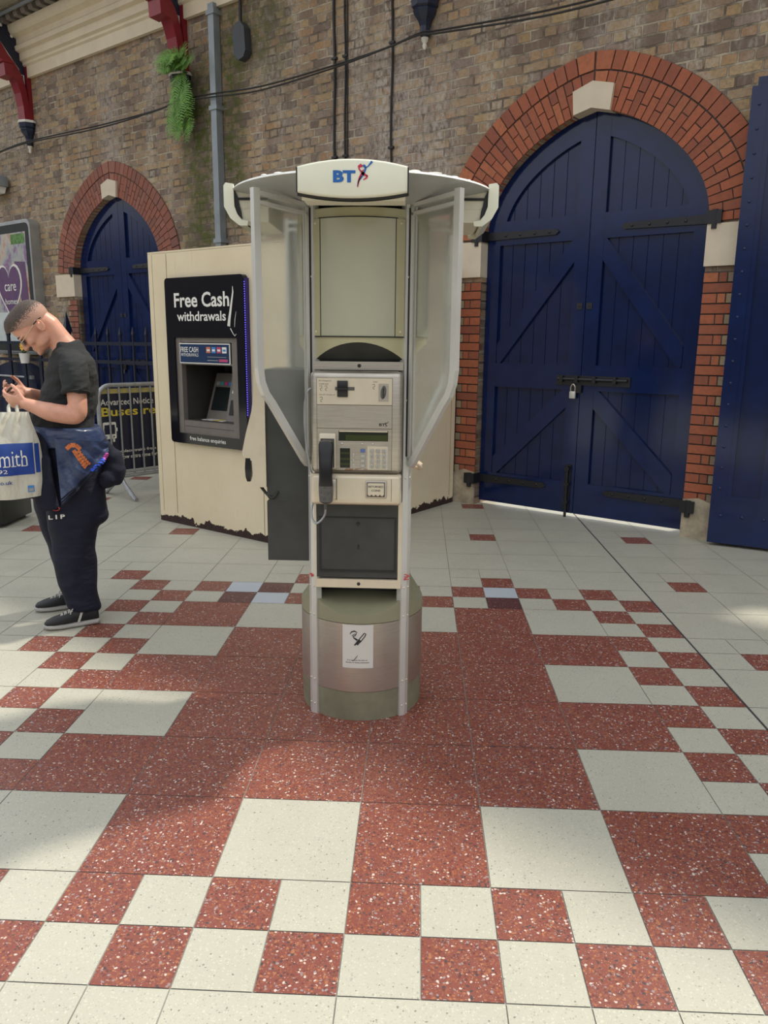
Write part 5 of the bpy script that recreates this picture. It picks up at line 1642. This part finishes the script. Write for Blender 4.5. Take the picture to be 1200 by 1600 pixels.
# recess with screen block
q = MB()
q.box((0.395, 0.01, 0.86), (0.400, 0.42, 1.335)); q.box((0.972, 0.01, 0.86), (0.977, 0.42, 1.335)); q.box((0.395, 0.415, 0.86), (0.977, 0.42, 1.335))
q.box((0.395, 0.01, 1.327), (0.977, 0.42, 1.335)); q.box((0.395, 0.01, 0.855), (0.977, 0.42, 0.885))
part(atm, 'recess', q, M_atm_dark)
q = MB(); q.prism([(0.16, 0.885), (0.29, 1.25), (0.415, 1.25), (0.415, 0.885)], 0, 0.445, 0.725)
scr = part(atm, 'screen_housing', q, M_atm_grey)
TM = Matrix.Translation((0.590, 0.16, 0.885)) @ Matrix.Rotation(math.atan2(0.13, 0.365) * -1, 4, 'X')
q = MB(); q.box((-0.115, -0.004, 0.075), (0.105, 0.0, 0.27), 0, TM); part(atm, 'screen', q, M_screen, scr)
q = MB()
for k, mi in enumerate((0, 1, 2, 3, 4)):
    q.box((-0.115 + k * 0.047, -0.005, 0.285), (-0.075 + k * 0.047, -0.001, 0.315), mi, TM)
part(atm, 'card_mark', q, [M_grey_ink, M_green_card, M_pink_card, M_sky_card, M_white_ink], scr)
for z in (0.09, 0.13, 0.17, 0.21):
    q = MB(); q.box((0.112, -0.008, z), (0.138, 0.0, z + 0.022), 0, TM); part(atm, 'screen_key', q, M_key, scr)
q = MB(); q.prism([(0.11, 0.885), (0.20, 1.27), (0.415, 1.27), (0.415, 0.885)], 0, 0.728, 0.972); sl = part(atm, 'slot_housing', q, M_atm_grey)
TM2 = Matrix.Translation((0.775, 0.11, 0.885)) @ Matrix.Rotation(math.atan2(0.09, 0.385) * -1, 4, 'X')
q = MB(); q.box((-0.012, -0.004, 0.225), (0.028, 0.0, 0.325), 0, TM2); part(atm, 'lit_slot', q, M_slot_glow, sl)
q = MB(); q.box((-0.018, -0.004, 0.05), (0.028, 0.0, 0.17), 0, TM2); q.box((-0.005, -0.004, 0.34), (0.028, 0.0, 0.37), 0, TM2); part(atm, 'cash_slot', q, M_ink, sl)
q = MB()
for k, (x, y, mi) in enumerate(((0.49, 0.07, 0), (0.555, 0.075, 0), (0.62, 0.08, 1), (0.685, 0.07, 0))):
    q.box((x, y, 0.885), (x + 0.055, y + 0.13, 0.888), mi)
part(atm, 'shelf_sticker', q, [M_white_ink, M_yellow_ink], cas)

# ------------------------------------------------------------------ man looking at his phone
PF = Matrix.Translation((-1.30, 2.46, 0)) @ Matrix.Rotation(math.radians(25), 4, 'Z')
MB.xs = 0.92
man = thing('person', 'man in charcoal t-shirt and navy trousers, jacket round his waist, looking down at a phone', 'person', PF, (0, 0, 0))
def ering(x0, x1, yc, hw, z, n=28, e=2.3, tilt=0.0):
    out = []
    for k in range(n):
        a = 2 * PI * k / n
        c, s = math.cos(a), math.sin(a)
        x = (x0 + x1) / 2 + (x1 - x0) / 2 * math.copysign(abs(c) ** (2 / e), c)
        out.append(Vector((x, yc + hw * math.copysign(abs(s) ** (2 / e), s), z + tilt * (x - (x0 + x1) / 2))))
    return out
F, Lt, U = Vector((-0.6, 0, -0.8)), Vector((0, -1, 0)), Vector((-0.8, 0, 0.6))
HR = Matrix((F, Lt, U)).transposed()
HO = Vector((-0.062, 0.0, 1.572))
H = lambda f, l, u: HO + F * f + Lt * l + U * u
def hell(mb, c, r, mi=0, rot=None, seg=24):
    R = HR if rot is None else HR @ rot
    mb.ell(H(*c), r, mi, None, seg, R)
b = MB()
# head
hell(b, (0.012, 0, 0.058), (0.108, 0.076, 0.096))
hell(b, (0.052, 0, 0.030), (0.070, 0.066, 0.085)); hell(b, (0.050, 0, 0.085), (0.070, 0.064, 0.058))
hell(b, (0.050, 0, -0.027), (0.066, 0.057, 0.062)); hell(b, (0.058, 0, -0.060), (0.050, 0.044, 0.026))
hell(b, (0.086, 0, -0.055), (0.034, 0.034, 0.026))
hell(b, (0.106, 0, -0.064), (0.020, 0.023, 0.017))
for s_ in (-1, 1):
    hell(b, (0.102, 0.032 * s_, 0.050), (0.020, 0.030, 0.010))
    hell(b, (0.088, 0.042 * s_, 0.006), (0.024, 0.022, 0.026))
    hell(b, (0.040, 0.046 * s_, -0.040), (0.044, 0.012, 0.028))
    hell(b, (0.123, 0.012 * s_, 0.000), (0.012, 0.009, 0.008))
    R = Matrix.Rotation(math.radians(-14 * s_), 3, 'Z') @ Matrix.Rotation(math.radians(14), 3, 'Y')
    for k in range(14):
        a = 2 * PI * k / 14
        hell(b, (-0.004 + 0.0165 * math.cos(a) - 0.006 * math.sin(a), (0.079 + 0.010 * (math.cos(a) < 0.2)) * s_, 0.006 + 0.027 * math.sin(a)), (0.0055, 0.0055, 0.0065), 0, R, 8)
    hell(b, (-0.003, 0.077 * s_, 0.006), (0.014, 0.007, 0.024), 0, R, 12)
    hell(b, (0.010, 0.080 * s_, 0.000), (0.005, 0.006, 0.007), 0, R, 10)
    hell(b, (0.002, 0.080 * s_, -0.024), (0.008, 0.006, 0.008), 0, R, 10)
b.tube([H(0.112, 0, 0.050), H(0.124, 0, 0.030), H(0.137, 0, 0.012), H(0.140, 0, 0.003), H(0.128, 0, -0.007)], [0.010, 0.0105, 0.0125, 0.013, 0.010], 12)
hell(b, (0.114, 0, -0.028), (0.010, 0.023, 0.0055)); hell(b, (0.112, 0, -0.039), (0.010, 0.021, 0.0065))
# neck, trunk
b.tube([H(-0.028, 0, 0.03), H(-0.032, 0, -0.03), Vector((0.028, 0, 1.510)), Vector((0.058, 0, 1.46)), Vector((0.07, 0, 1.42))], [0.056, 0.056, 0.060, 0.074, 0.085], 20)
rows = [(0.93, 0.215, -0.125, 0.160), (1.05, 0.155, -0.130, 0.155), (1.13, 0.172, -0.128, 0.155), (1.22, 0.190, -0.084, 0.160), (1.335, 0.194, -0.046, 0.165), (1.42, 0.178, -0.015, 0.160), (1.47, 0.138, 0.010, 0.10)]
b.loft([ering(xf, xb, 0, hw, z) for z, xb, xf, hw in rows])
# arms
def limb(pts, rs, n=16):
    b.tube(spline(pts, 5), [rs[0]] and [rs[min(len(rs) - 2, int(i / 5))] + (rs[min(len(rs) - 1, int(i / 5) + 1)] - rs[min(len(rs) - 2, int(i / 5))]) * ((i % 5) / 5 if i < 5 * (len(rs) - 1) else 1) for i in range(5 * (len(pts) - 1) + 1)], n)
limb([(0.085, -0.150, 1.395), (0.087, -0.205, 1.31), (0.090, -0.245, 1.20), (0.084, -0.250, 1.150), (0.035, -0.242, 1.148), (-0.055, -0.222, 1.163), (-0.125, -0.192, 1.186), (-0.168, -0.172, 1.199)],
     [0.060, 0.054, 0.050, 0.046, 0.047, 0.046, 0.034, 0.029])
limb([(0.085, 0.150, 1.395), (0.087, 0.205, 1.31), (0.088, 0.245, 1.20), (0.080, 0.25, 1.155), (0.035, 0.235, 1.160), (-0.055, 0.195, 1.190), (-0.128, 0.125, 1.222), (-0.168, 0.082, 1.238)],
     [0.060, 0.054, 0.050, 0.046, 0.047, 0.044, 0.033, 0.028])
def hand(w, f, n_, t, curl):
    """w wrist, f towards the knuckles, n_ the way the palm faces, t the thumb side"""
    w, f, n_, t = (Vector(x) for x in (w, f, n_, t))
    f.normalize(); n_ = (n_ - f * n_.dot(f)).normalized(); t = (t - f * t.dot(f) - n_ * t.dot(n_)).normalized()
    R = Matrix((f, t, n_)).transposed()
    b.ell(w + f * 0.048, (0.052, 0.040, 0.017), 0, None, 18, R)
    b.ell(w + f * 0.070, (0.030, 0.041, 0.014), 0, None, 16, R)
    b.ell(w + f * 0.030 + t * 0.022 + n_ * 0.006, (0.032, 0.018, 0.016), 0, None, 14, R)
    b.tube([w - f * 0.02, w + f * 0.02], [0.027, 0.026], 14)
    lens_ = [(0.040, 0.025, 0.020), (0.045, 0.029, 0.021), (0.041, 0.027, 0.020), (0.033, 0.020, 0.018)]
    for i in range(4):
        p = w + f * (0.086 - 0.004 * abs(i - 1)) + t * (0.030 - 0.020 * i)
        ang = 0.0
        pts, rs = [p - f * 0.02], [0.0095]
        for j in range(3):
            ang += math.radians(curl[j] + 4 * i)
            d = f * math.cos(ang) + n_ * math.sin(ang)
            pts.append(p.copy()); rs.append(0.0094 - 0.0008 * j)
            p = p + d * lens_[i][j]
        pts.append(p); rs.append(0.0064)
        b.tube(spline(pts, 3), [rs[min(len(rs) - 1, k // 3)] for k in range(3 * (len(pts) - 1) + 1)], 10)
        b.ell(p, (0.0066,) * 3, 0, None, 8)
    p0 = w + f * 0.022 + t * 0.030 + n_ * 0.008
    p1 = p0 + (f * 0.62 + t * 0.62 + n_ * 0.35).normalized() * 0.042
    p2 = p1 + (f * 0.85 + t * 0.15 + n_ * 0.55).normalized() * 0.031
    p3 = p2 + (f * 0.8 - t * 0.15 + n_ * 0.6).normalized() * 0.024
    b.tube([p0, p1, p2, p3], [0.0135, 0.0110, 0.0098, 0.0072], 10); b.ell(p3, (0.0074,) * 3, 0, None, 8)
hand((-0.168, -0.172, 1.199), (-0.86, 0.42, 0.16), (0.25, 0.80, 0.50), (0.1, -0.4, 0.9), (22, 38, 30))
hand((-0.168, 0.082, 1.238), (-0.86, -0.42, 0.10), (0.25, -0.80, 0.50), (0.1, 0.4, 0.9), (22, 38, 30))
# legs under the trousers, ankles
b.tube(spline([(0.03, -0.085, 0.95), (0.02, -0.085, 0.72), (0.015, -0.08, 0.50), (0.035, -0.075, 0.30), (0.045, -0.075, 0.10)], 4), [0.085] * 5 + [0.072] * 4 + [0.058] * 4 + [0.045] * 4, 14)
b.tube(spline([(0.02, 0.085, 0.95), (-0.03, 0.11, 0.72), (-0.055, 0.14, 0.50), (-0.005, 0.18, 0.30), (0.035, 0.20, 0.10)], 4), [0.085] * 5 + [0.072] * 4 + [0.058] * 4 + [0.045] * 4, 14)
me = voxel_union(b, 'body', M_skin, ORIG[man.name], 0.0045, 5)
body = link_mesh('body', me, man)

# t-shirt with short sleeves
b = MB()
rows = [(1.040, 0.178, -0.160, 0.178), (1.06, 0.176, -0.163, 0.180), (1.13, 0.188, -0.152, 0.178), (1.215, 0.206, -0.100, 0.178), (1.335, 0.210, -0.062, 0.182), (1.40, 0.198, -0.036, 0.182), (1.445, 0.170, -0.012, 0.158), (1.475, 0.148, 0.002, 0.115), (1.500, 0.130, 0.004, 0.078)]
b.loft([ering(xf, xb, 0, hw, z, tilt=0.10 if z > 1.46 else 0.0) for z, xb, xf, hw in rows])
b.tube(spline([(0.085, -0.120, 1.412), (0.086, -0.180, 1.375), (0.086, -0.222, 1.31), (0.086, -0.240, 1.248)], 4), [0.066] * 5 + [0.072] * 4 + [0.070] * 4, 20)
b.tube(spline([(0.085, 0.120, 1.412), (0.086, 0.180, 1.375), (0.086, 0.222, 1.31), (0.086, 0.240, 1.248)], 4), [0.066] * 5 + [0.072] * 4 + [0.070] * 4, 20)
me = voxel_union(b, 't_shirt', M_tee, ORIG[man.name], 0.006, 3)
wrinkle(me, 0.0065, (7, 4, 19))
tee = link_mesh('t_shirt', me, man)
q = MB()
for sg, c in ((-1, Vector((0.086, -0.240, 1.252))),):
    ax = Vector((0.0, -0.018, -0.062)).normalized()
    u_ = ax.cross(Vector((0, 1, 0))).normalized(); v_ = ax.cross(u_)
    q.tube([c + (u_ * math.cos(2 * PI * k / 24) + v_ * math.sin(2 * PI * k / 24)) * 0.069 for k in range(25)], 0.0045, 6)
part(man, 'sleeve_hem', q, M_tee, tee)

# trousers
b = MB()
b.loft([ering(xf, xb, 0, hw, z) for z, xb, xf, hw in [(1.05, 0.190, -0.155, 0.172), (0.98, 0.222, -0.155, 0.180), (0.90, 0.238, -0.145, 0.186), (0.82, 0.232, -0.14, 0.182), (0.76, 0.21, -0.14, 0.17)]])
b.loft([ering(xf - (0.045 if z < 0.7 else 0.02), xb - (0.045 if z < 0.55 else 0.02), yc, hw, z) for z, xb, xf, yc, hw in [(0.90, 0.236, -0.09, -0.085, 0.098), (0.75, 0.236, -0.085, -0.088, 0.108), (0.62, 0.228, -0.068, -0.088, 0.108), (0.52, 0.190, -0.058, -0.085, 0.100), (0.42, 0.176, -0.056, -0.082, 0.095), (0.28, 0.176, -0.045, -0.078, 0.090), (0.17, 0.178, -0.018, -0.075, 0.086), (0.115, 0.180, -0.004, -0.075, 0.084), (0.085, 0.182, 0.010, -0.073, 0.080)]])
b.loft([ering(xf + 0.065 * min(1, (0.95 - z) * 2.5), xb + 0.065 * min(1, (0.95 - z) * 2.5), yc, hw, z) for z, xb, xf, yc, hw in [(0.90, 0.16, -0.15, 0.085, 0.098), (0.75, 0.08, -0.215, 0.10, 0.105), (0.62, 0.02, -0.235, 0.125, 0.102), (0.50, 0.00, -0.222, 0.145, 0.095), (0.35, 0.01, -0.186, 0.17, 0.090), (0.20, 0.04, -0.140, 0.19, 0.085), (0.10, 0.06, -0.112, 0.20, 0.082)]])
b.ell((0.140, -0.09, 0.60), (0.075, 0.085, 0.055)); b.ell((0.115, -0.09, 0.095), (0.024, 0.05, 0.02))
me = voxel_union(b, 'trousers', M_trouser, ORIG[man.name], 0.008, 4)
wrinkle(me, 0.0065, (7, 4, 5))
trs = link_mesh('trousers', me, man)
q = MB()
add_text(q, 'L I P', 0.085, 0.022, face_m(-0.06, -0.213, 0.628), 0, 0.03)
part(man, 'printed_letters', q, M_white_paint, trs)
q = MB(); q.tube([Vector((-0.06 + 0.018 * math.cos(2 * PI * k / 16), -0.213, 0.670 + 0.009 * math.sin(2 * PI * k / 16))) for k in range(17)], 0.0022, 5)
part(man, 'red_ring_print', q, M_red_mark, trs)

# trainers
def shoe(toe, heel):
    toe, heel = Vector((*toe, 0)), Vector((*heel, 0))
    d = (toe - heel); L = d.length; d.normalize()
    s = Vector((-d.y, d.x, 0))
    M = Matrix.Translation(heel) @ Matrix((d, s, Vector((0, 0, 1)))).transposed().to_4x4()
    def sec(x, w, z0, z1, n=20, e=2.6):
        out = []
        for k in range(n):
            a = 2 * PI * k / n
            c, t = math.cos(a), math.sin(a)
            out.append(Vector((x, w * math.copysign(abs(c) ** (2 / e), c), (z0 + z1) / 2 + (z1 - z0) / 2 * math.copysign(abs(t) ** (2 / e), t))))
        return out
    k_ = L / 0.30
    q = MB()
    q.loft([sec(x * k_, w, 0.0 + lift, z) for x, w, lift, z in ((0.0, 0.022, 0.004, 0.030), (0.012, 0.034, 0.0, 0.034), (0.06, 0.038, 0.0, 0.032), (0.14, 0.040, 0.0, 0.030), (0.21, 0.047, 0.0, 0.030), (0.265, 0.041, 0.003, 0.032), (0.292, 0.026, 0.008, 0.032), (0.300, 0.010, 0.013, 0.028))], 0, True, M)
    up_ = MB()
    up_.loft([sec(x * k_, w, 0.022, z) for x, w, z in ((0.006, 0.020, 0.075), (0.018, 0.031, 0.098), (0.06, 0.034, 0.100), (0.10, 0.036, 0.108), (0.14, 0.038, 0.094), (0.19, 0.043, 0.076), (0.245, 0.041, 0.062), (0.280, 0.028, 0.050), (0.293, 0.012, 0.038))], 0, True, M)
    u = part(man, 'shoe', up_, M_shoe)
    part(man, 'sole', q, M_sole, u)
    lc_ = MB()
    for i in range(5):
        x, z = (0.112 + 0.020 * i) * k_, 0.107 - 0.0085 * i
        w = 0.021
        lc_.tube([M @ Vector(p) for p in ((x, -w, z - 0.010), (x + 0.006, -0.008, z + 0.003), (x + 0.012, 0.010, z + 0.002), (x + 0.014, w, z - 0.014))], 0.0036, 6)
        lc_.tube([M @ Vector(p) for p in ((x + 0.006, w, z - 0.010), (x + 0.004, 0.008, z + 0.004), (x + 0.010, -0.012, z + 0.001), (x + 0.016, -w - 0.004, z - 0.016))], 0.0036, 6)
    for sg in (-1, 1):
        lc_.tube(spline([M @ Vector(p) for p in ((0.112 * k_, 0.0, 0.112), (0.125 * k_, 0.020 * sg, 0.118), (0.150 * k_, 0.034 * sg, 0.098), (0.158 * k_, 0.040 * sg, 0.080))], 4), 0.003, 6)
    part(man, 'laces', lc_, M_lace, u)
    st = MB()
    for sg in (-1, 1):
        for k in range(4):
            t0_, t1_ = k / 4, (k + 1) / 4
            def q_(t, dx):
                w = 0.0395 + 0.001 * math.sin(PI * t) - 0.010 * max(0, t - 0.55)
                return M @ Vector(((0.118 - 0.022 * t) * k_ + dx, sg * (w + 0.0012), 0.030 + 0.055 * t))
            st.add([q_(t0_, -0.006), q_(t0_, 0.008), q_(t1_, 0.008), q_(t1_, -0.006)], [(0, 1, 2, 3)])
    st.ell(M @ Vector((0.012, 0, 0.085)), (0.016, 0.020, 0.018), seg=10)
    part(man, 'side_stripe', st, M_lace, u)
shoe((-0.180, -0.122), (0.130, -0.098))
shoe((-0.235, 0.205), (0.075, 0.215))

# hair, glasses
q = MB()
def hair(u, v):
    th = PI * v * 0.62
    ph = 2 * PI * u
    f = math.sin(th) * math.cos(ph); l = math.sin(th) * math.sin(ph); z = math.cos(th)
    # hairline: high over the forehead, down to the nape at the back
    front = max(0.0, math.cos(ph))
    lim = 0.61 + 0.10 * max(0.0, -math.cos(ph)) ** 2 if front <= 0 else 0.61 - 0.27 * front ** 0.7
    th = PI * v * lim
    f = math.sin(th) * math.cos(ph); l = math.sin(th) * math.sin(ph); z = math.cos(th)
    k = 1.022 - 0.020 * v ** 5
    q_ = front * min(1.0, 2.2 * v) 
    return H(0.012 + 0.108 * f * k + 0.030 * q_, 0.076 * l * k, 0.060 + 0.099 * z * k + 0.012 * q_)
q.grid(hair, 40, 16, 0, True)
ho = part(man, 'hair', q, M_hair)
at = ho.data.attributes.new('fade', 'FLOAT', 'POINT')
at.data.foreach_set('value', [j / 16 * (1.0 - 0.55 * max(0.0, math.cos(2 * PI * i / 40))) for j in range(17) for i in range(41)])
q = MB()
for s_ in (-1, 1):
    hell(q, (0.123, 0.032 * s_, 0.030), (0.004, 0.027, 0.019), 0, Matrix.Rotation(math.radians(14 * s_), 3, 'Z'), 18)
gl = part(man, 'sunglasses', q, M_lens)
q = MB()
for s_ in (-1, 1):
    q.tube([H(0.124, 0.060 * s_, 0.036), H(0.070, 0.078 * s_, 0.036), H(0.012, 0.084 * s_, 0.036)], 0.0016, 6, 0)
    q.tube([H(0.014, 0.084 * s_, 0.036), H(-0.010, 0.086 * s_, 0.036), H(-0.038, 0.081 * s_, 0.026)], 0.0030, 6, 1)
q.tube([H(0.126, -0.008, 0.034), H(0.128, 0.0, 0.037), H(0.126, 0.008, 0.034)], 0.0018, 6, 0)
part(man, 'temples', q, [M_gold, M_black], gl)
q = MB()
for s_ in (-1, 1):
    q.tube([H(0.119, 0.012 * s_, 0.056), H(0.119, 0.030 * s_, 0.062), H(0.106, 0.052 * s_, 0.056)], [0.003, 0.0042, 0.002], 6)
part(man, 'eyebrows', q, M_hair)

# jacket tied round the waist
b = MB()
b.loft([ering(xf, xb, 0, hw, z, tilt=-0.05) for z, xb, xf, hw in [(1.075, 0.205, -0.178, 0.190), (1.062, 0.222, -0.186, 0.204), (1.03, 0.232, -0.188, 0.210), (1.0, 0.245, -0.182, 0.212), (0.97, 0.245, -0.172, 0.205)]])
me = voxel_union(b, 'jacket', M_nylon, ORIG[man.name], 0.008, 3)
jk = link_mesh('jacket', me, man, 'shiny navy nylon jacket tied round the waist')
def flap_pt(u, v, out=0.0):
    x = 0.035 + 0.275 * u
    SX = -0.075
    zt = 1.03 - 0.03 * u
    zb_ = 0.690 + 0.245 * u ** 1.05
    z = zt + (zb_ - zt) * v
    y = -0.222 * math.sqrt(max(0.02, 1 - ((x + SX - 0.03) / 0.335) ** 2)) - 0.012 - out
    fold = 0.010 * math.sin(9 * u + 7 * v) * v + 0.008 * math.sin(23 * u - 12 * v) * (0.3 + v)
    return Vector((x + SX + 0.035 * v * (1 - u) * 0.3, y - fold, z))
q = MB()
q.grid(lambda u, v: flap_pt(u, v, 0.010), 30, 20); q.grid(lambda u, v: flap_pt(1 - u, v, -0.004), 30, 20)
part(man, 'jacket_flap', q, M_nylon, jk, sharp=80)
q = MB()
for dv, w in ((0.90, 0.0035), (0.94, 0.0035), (0.985, 0.006)):
    q.tube([flap_pt(k / 20, dv, 0.012) for k in range(21)], w, 6)
part(man, 'hem_piping', q, M_trouser, jk)
q = MB()
for k in range(26):
    u = random.uniform(0.62, 0.90); v = random.uniform(0.86, 1.0)
    q.ell(flap_pt(u, v, 0.013), (0.010, 0.004, 0.005), seg=6)
part(man, 'blue_trim', q, M_blue_print, jk)
q = MB()
for k in range(10):
    u = random.uniform(0.88, 1.0); v = random.uniform(0.75, 0.98)
    q.ell(flap_pt(u, v, 0.013), (0.009, 0.004, 0.006), seg=6)
part(man, 'pink_trim', q, M_pink_print, jk)
q = MB()
def fl_ribbon(uv, w):
    P_ = [flap_pt(u, v, 0.0125) for u, v in uv]
    for i in range(len(P_) - 1):
        d = (P_[i + 1] - P_[i]).normalized(); s_ = d.cross(Vector((0, -1, 0))).normalized() * w / 2
        q.add([P_[i] + s_, P_[i] - s_, P_[i + 1] - s_, P_[i + 1] + s_], [(0, 1, 2, 3)])
fl_ribbon([(0.20, 0.16), (0.28, 0.10), (0.38, 0.10), (0.46, 0.20)], 0.022)
fl_ribbon([(0.33, 0.20), (0.40, 0.36), (0.48, 0.56), (0.52, 0.68)], 0.020)
for k in range(6):
    u0, v0 = 0.34 + 0.03 * k, 0.26 + 0.075 * k
    fl_ribbon([(u0, v0 + 0.03), (u0 + 0.07, v0 - 0.015), (u0 + 0.13, v0 + 0.0)], 0.012)
    fl_ribbon([(u0 + 0.09, v0 - 0.03), (u0 + 0.12, v0 + 0.06)], 0.008)
part(man, 'orange_print', q, M_orange_print, jk)
b = MB()
b.tube(spline([(0.200, -0.10, 0.985), (0.245, -0.11, 0.930), (0.265, -0.11, 0.865), (0.245, -0.11, 0.805), (0.195, -0.12, 0.790)], 5), [0.040] * 6 + [0.058] * 5 + [0.068] * 5 + [0.05] * 5, 16)
b.ell((0.255, -0.12, 0.84), (0.062, 0.06, 0.075)); b.ell((0.217, -0.15, 0.80), (0.05, 0.05, 0.05))
me = voxel_union(b, 'jacket_sleeve', M_navy_knit, ORIG[man.name], 0.008, 3)
link_mesh('jacket_sleeve', me, jk)
b = MB()
b.tube(spline([(-0.110, -0.150, 1.03), (-0.120, -0.185, 0.95), (-0.115, -0.195, 0.80), (-0.10, -0.190, 0.665)], 5), [0.048] * 6 + [0.060] * 5 + [0.062] * 5, 16, flat=0.6)
b.tube(spline([(-0.130, -0.12, 1.03), (-0.145, -0.15, 0.95), (-0.15, -0.14, 0.83), (-0.14, -0.13, 0.72)], 5), [0.045] * 6 + [0.055] * 5 + [0.060] * 5, 16, flat=0.7)
b.ell((-0.13, -0.150, 1.02), (0.05, 0.045, 0.04))
me = voxel_union(b, 'jacket_sleeve', M_navy_knit, ORIG[man.name], 0.008, 3)
link_mesh('jacket_sleeve', me, jk)

# phone in his hands
PM = Matrix.Translation((-0.262, -0.045, 1.250)) @ Matrix.Rotation(math.radians(-38), 4, 'Y')
r = thing('mobile_phone', 'black mobile phone held in both hands of the man', 'phone', PF, (-0.262, -0.045, 1.250))
q = MB(); q.bbox((-0.072, -0.037, -0.0045), (0.072, 0.037, 0.0045), 0.004, 0, PM); part(r, 'phone_case', q, M_black)
q = MB(); q.box((-0.067, -0.033, 0.0045), (0.067, 0.033, 0.0052), 0, PM); part(r, 'screen', q, M_screen)

# carrier bag hanging from his near hand
r = thing('carrier_bag', 'white plastic carrier bag with blue printed panel hanging from the hand of the man', 'bag', PF, (-0.31, -0.215, 0.745))
BX = -0.108
def bag_pt(u, v, sd):
    """u across 0..1 from left to right, v up 0..1; sd -1 front, +1 back"""
    z = 0.748 + (1.165 - 0.748) * v
    g = max(0.0, (v - 0.62) / 0.38)
    xl, xr = -0.425 + 0.020 * v, -0.022 + 0.030 * math.sin(PI * min(1, v * 1.1)) * 0.8 - 0.004 * v
    xl = xl + (-0.20 - xl) * g ** 1.3 * 0.85
    xr = xr + (-0.050 - xr) * g ** 1.5 * 0.9
    x = xl + (xr - xl) * u
    d = 0.058 * (math.sin(PI * u) ** 0.6) * (0.35 + 0.65 * math.sin(PI * min(1, 0.18 + v * 0.75))) * (1 - 0.65 * g)
    w = 0.0045 * math.sin(17 * u + 5 * v) + 0.004 * math.sin(11 * v - 9 * u) + 0.012 * g * math.sin(26 * u)
    z -= 0.018 * (1 - v) * math.sin(2.2 * u + 0.3) - 0.01 * (1 - v)
    return Vector((x + BX, -0.225 + sd * d + w * (1 if sd < 0 else 0.6), z))
q = MB()
q.grid(lambda u, v: bag_pt(u, v, -1), 44, 34); q.grid(lambda u, v: bag_pt(1 - u, v, 1), 44, 34)
q.grid(lambda u, v: bag_pt(u, 0, -1).lerp(bag_pt(u, 0, 1), v), 44, 2)
for x0 in (-0.115, -0.075):
    q.tube(spline([(x0 + BX - 0.06, -0.23, 1.10), (x0 + BX - 0.03, -0.215, 1.15), (x0 + BX - 0.03, -0.175, 1.178), (x0 + BX - 0.03, -0.150, 1.190)], 4), 0.014, 8, 0, True, None, True, 0.5)
bg = part(r, 'bag_film', q, M_bag, sharp=70)
def on_bag(x, z, o=0.0025):
    x += BX
    # solve for u, v on the front film
    u, v = 0.5, 0.4
    for _ in range(25):
        p = bag_pt(u, v, -1)
        u = min(1, max(0, u + (x - p.x) / 0.40)); v = min(1, max(0, v + (z - p.z) / 0.417))
    p = bag_pt(u, v, -1)
    return Vector((x, p.y - o, z))
def bag_rect(mb, x0, x1, z0, z1, o, mi=0, n=24, m=8):
    mb.grid(lambda u, v: on_bag(x0 + (x1 - x0) * u, z0 + (z1 - z0) * v, o), n, m, mi)
q = MB(); bag_rect(q, -0.395, -0.040, 0.862, 1.017, 0.0022)
bag_rect(q, -0.034, -0.012, 0.868, 1.012, 0.0022, 0, 3, 8)
pn = part(r, 'blue_panel', q, M_bag_blue, bg, sharp=70)
def bag_text(body, x0, x1, z0, z1, mat, bold=0.0, o=0.0042):
    vs, fs = text_shape(body, x1 - x0, z1 - z0, bold)
    q = MB(); q.add([on_bag(v.x + (x0 + x1) / 2, v.y + (z0 + z1) / 2, o) for v in vs], fs)
    return part(r, 'lettering', q, mat, bg)
bag_text('WHSmith', -0.385, -0.072, 0.906, 0.985, M_white_ink, -0.004)
bag_text('1792', -0.255, -0.170, 0.874, 0.893, M_white_ink)
bag_text('whsmith.co.uk', -0.345, -0.152, 0.818, 0.838, M_bag_blue, 0.01)
q = MB()
for x, w in ((-0.1745, 0.030), (-0.1385, 0.024), (-0.0905, 0.026)):
    bag_rect(q, x - w / 2, x + w / 2, 0.905, 0.909, 0.0042, 0, 3, 1)
part(r, 'letter_serif', q, M_white_ink, bg)
q = MB(); bag_rect(q, -0.082, -0.050, 0.772, 0.805, 0.0022, 0, 3, 3); bag_rect(q, -0.078, -0.054, 0.776, 0.792, 0.0035, 1, 3, 3)
part(r, 'printed_mark', q, [M_sky_card, M_grey_ink], bg)

MB.xs = 1.0
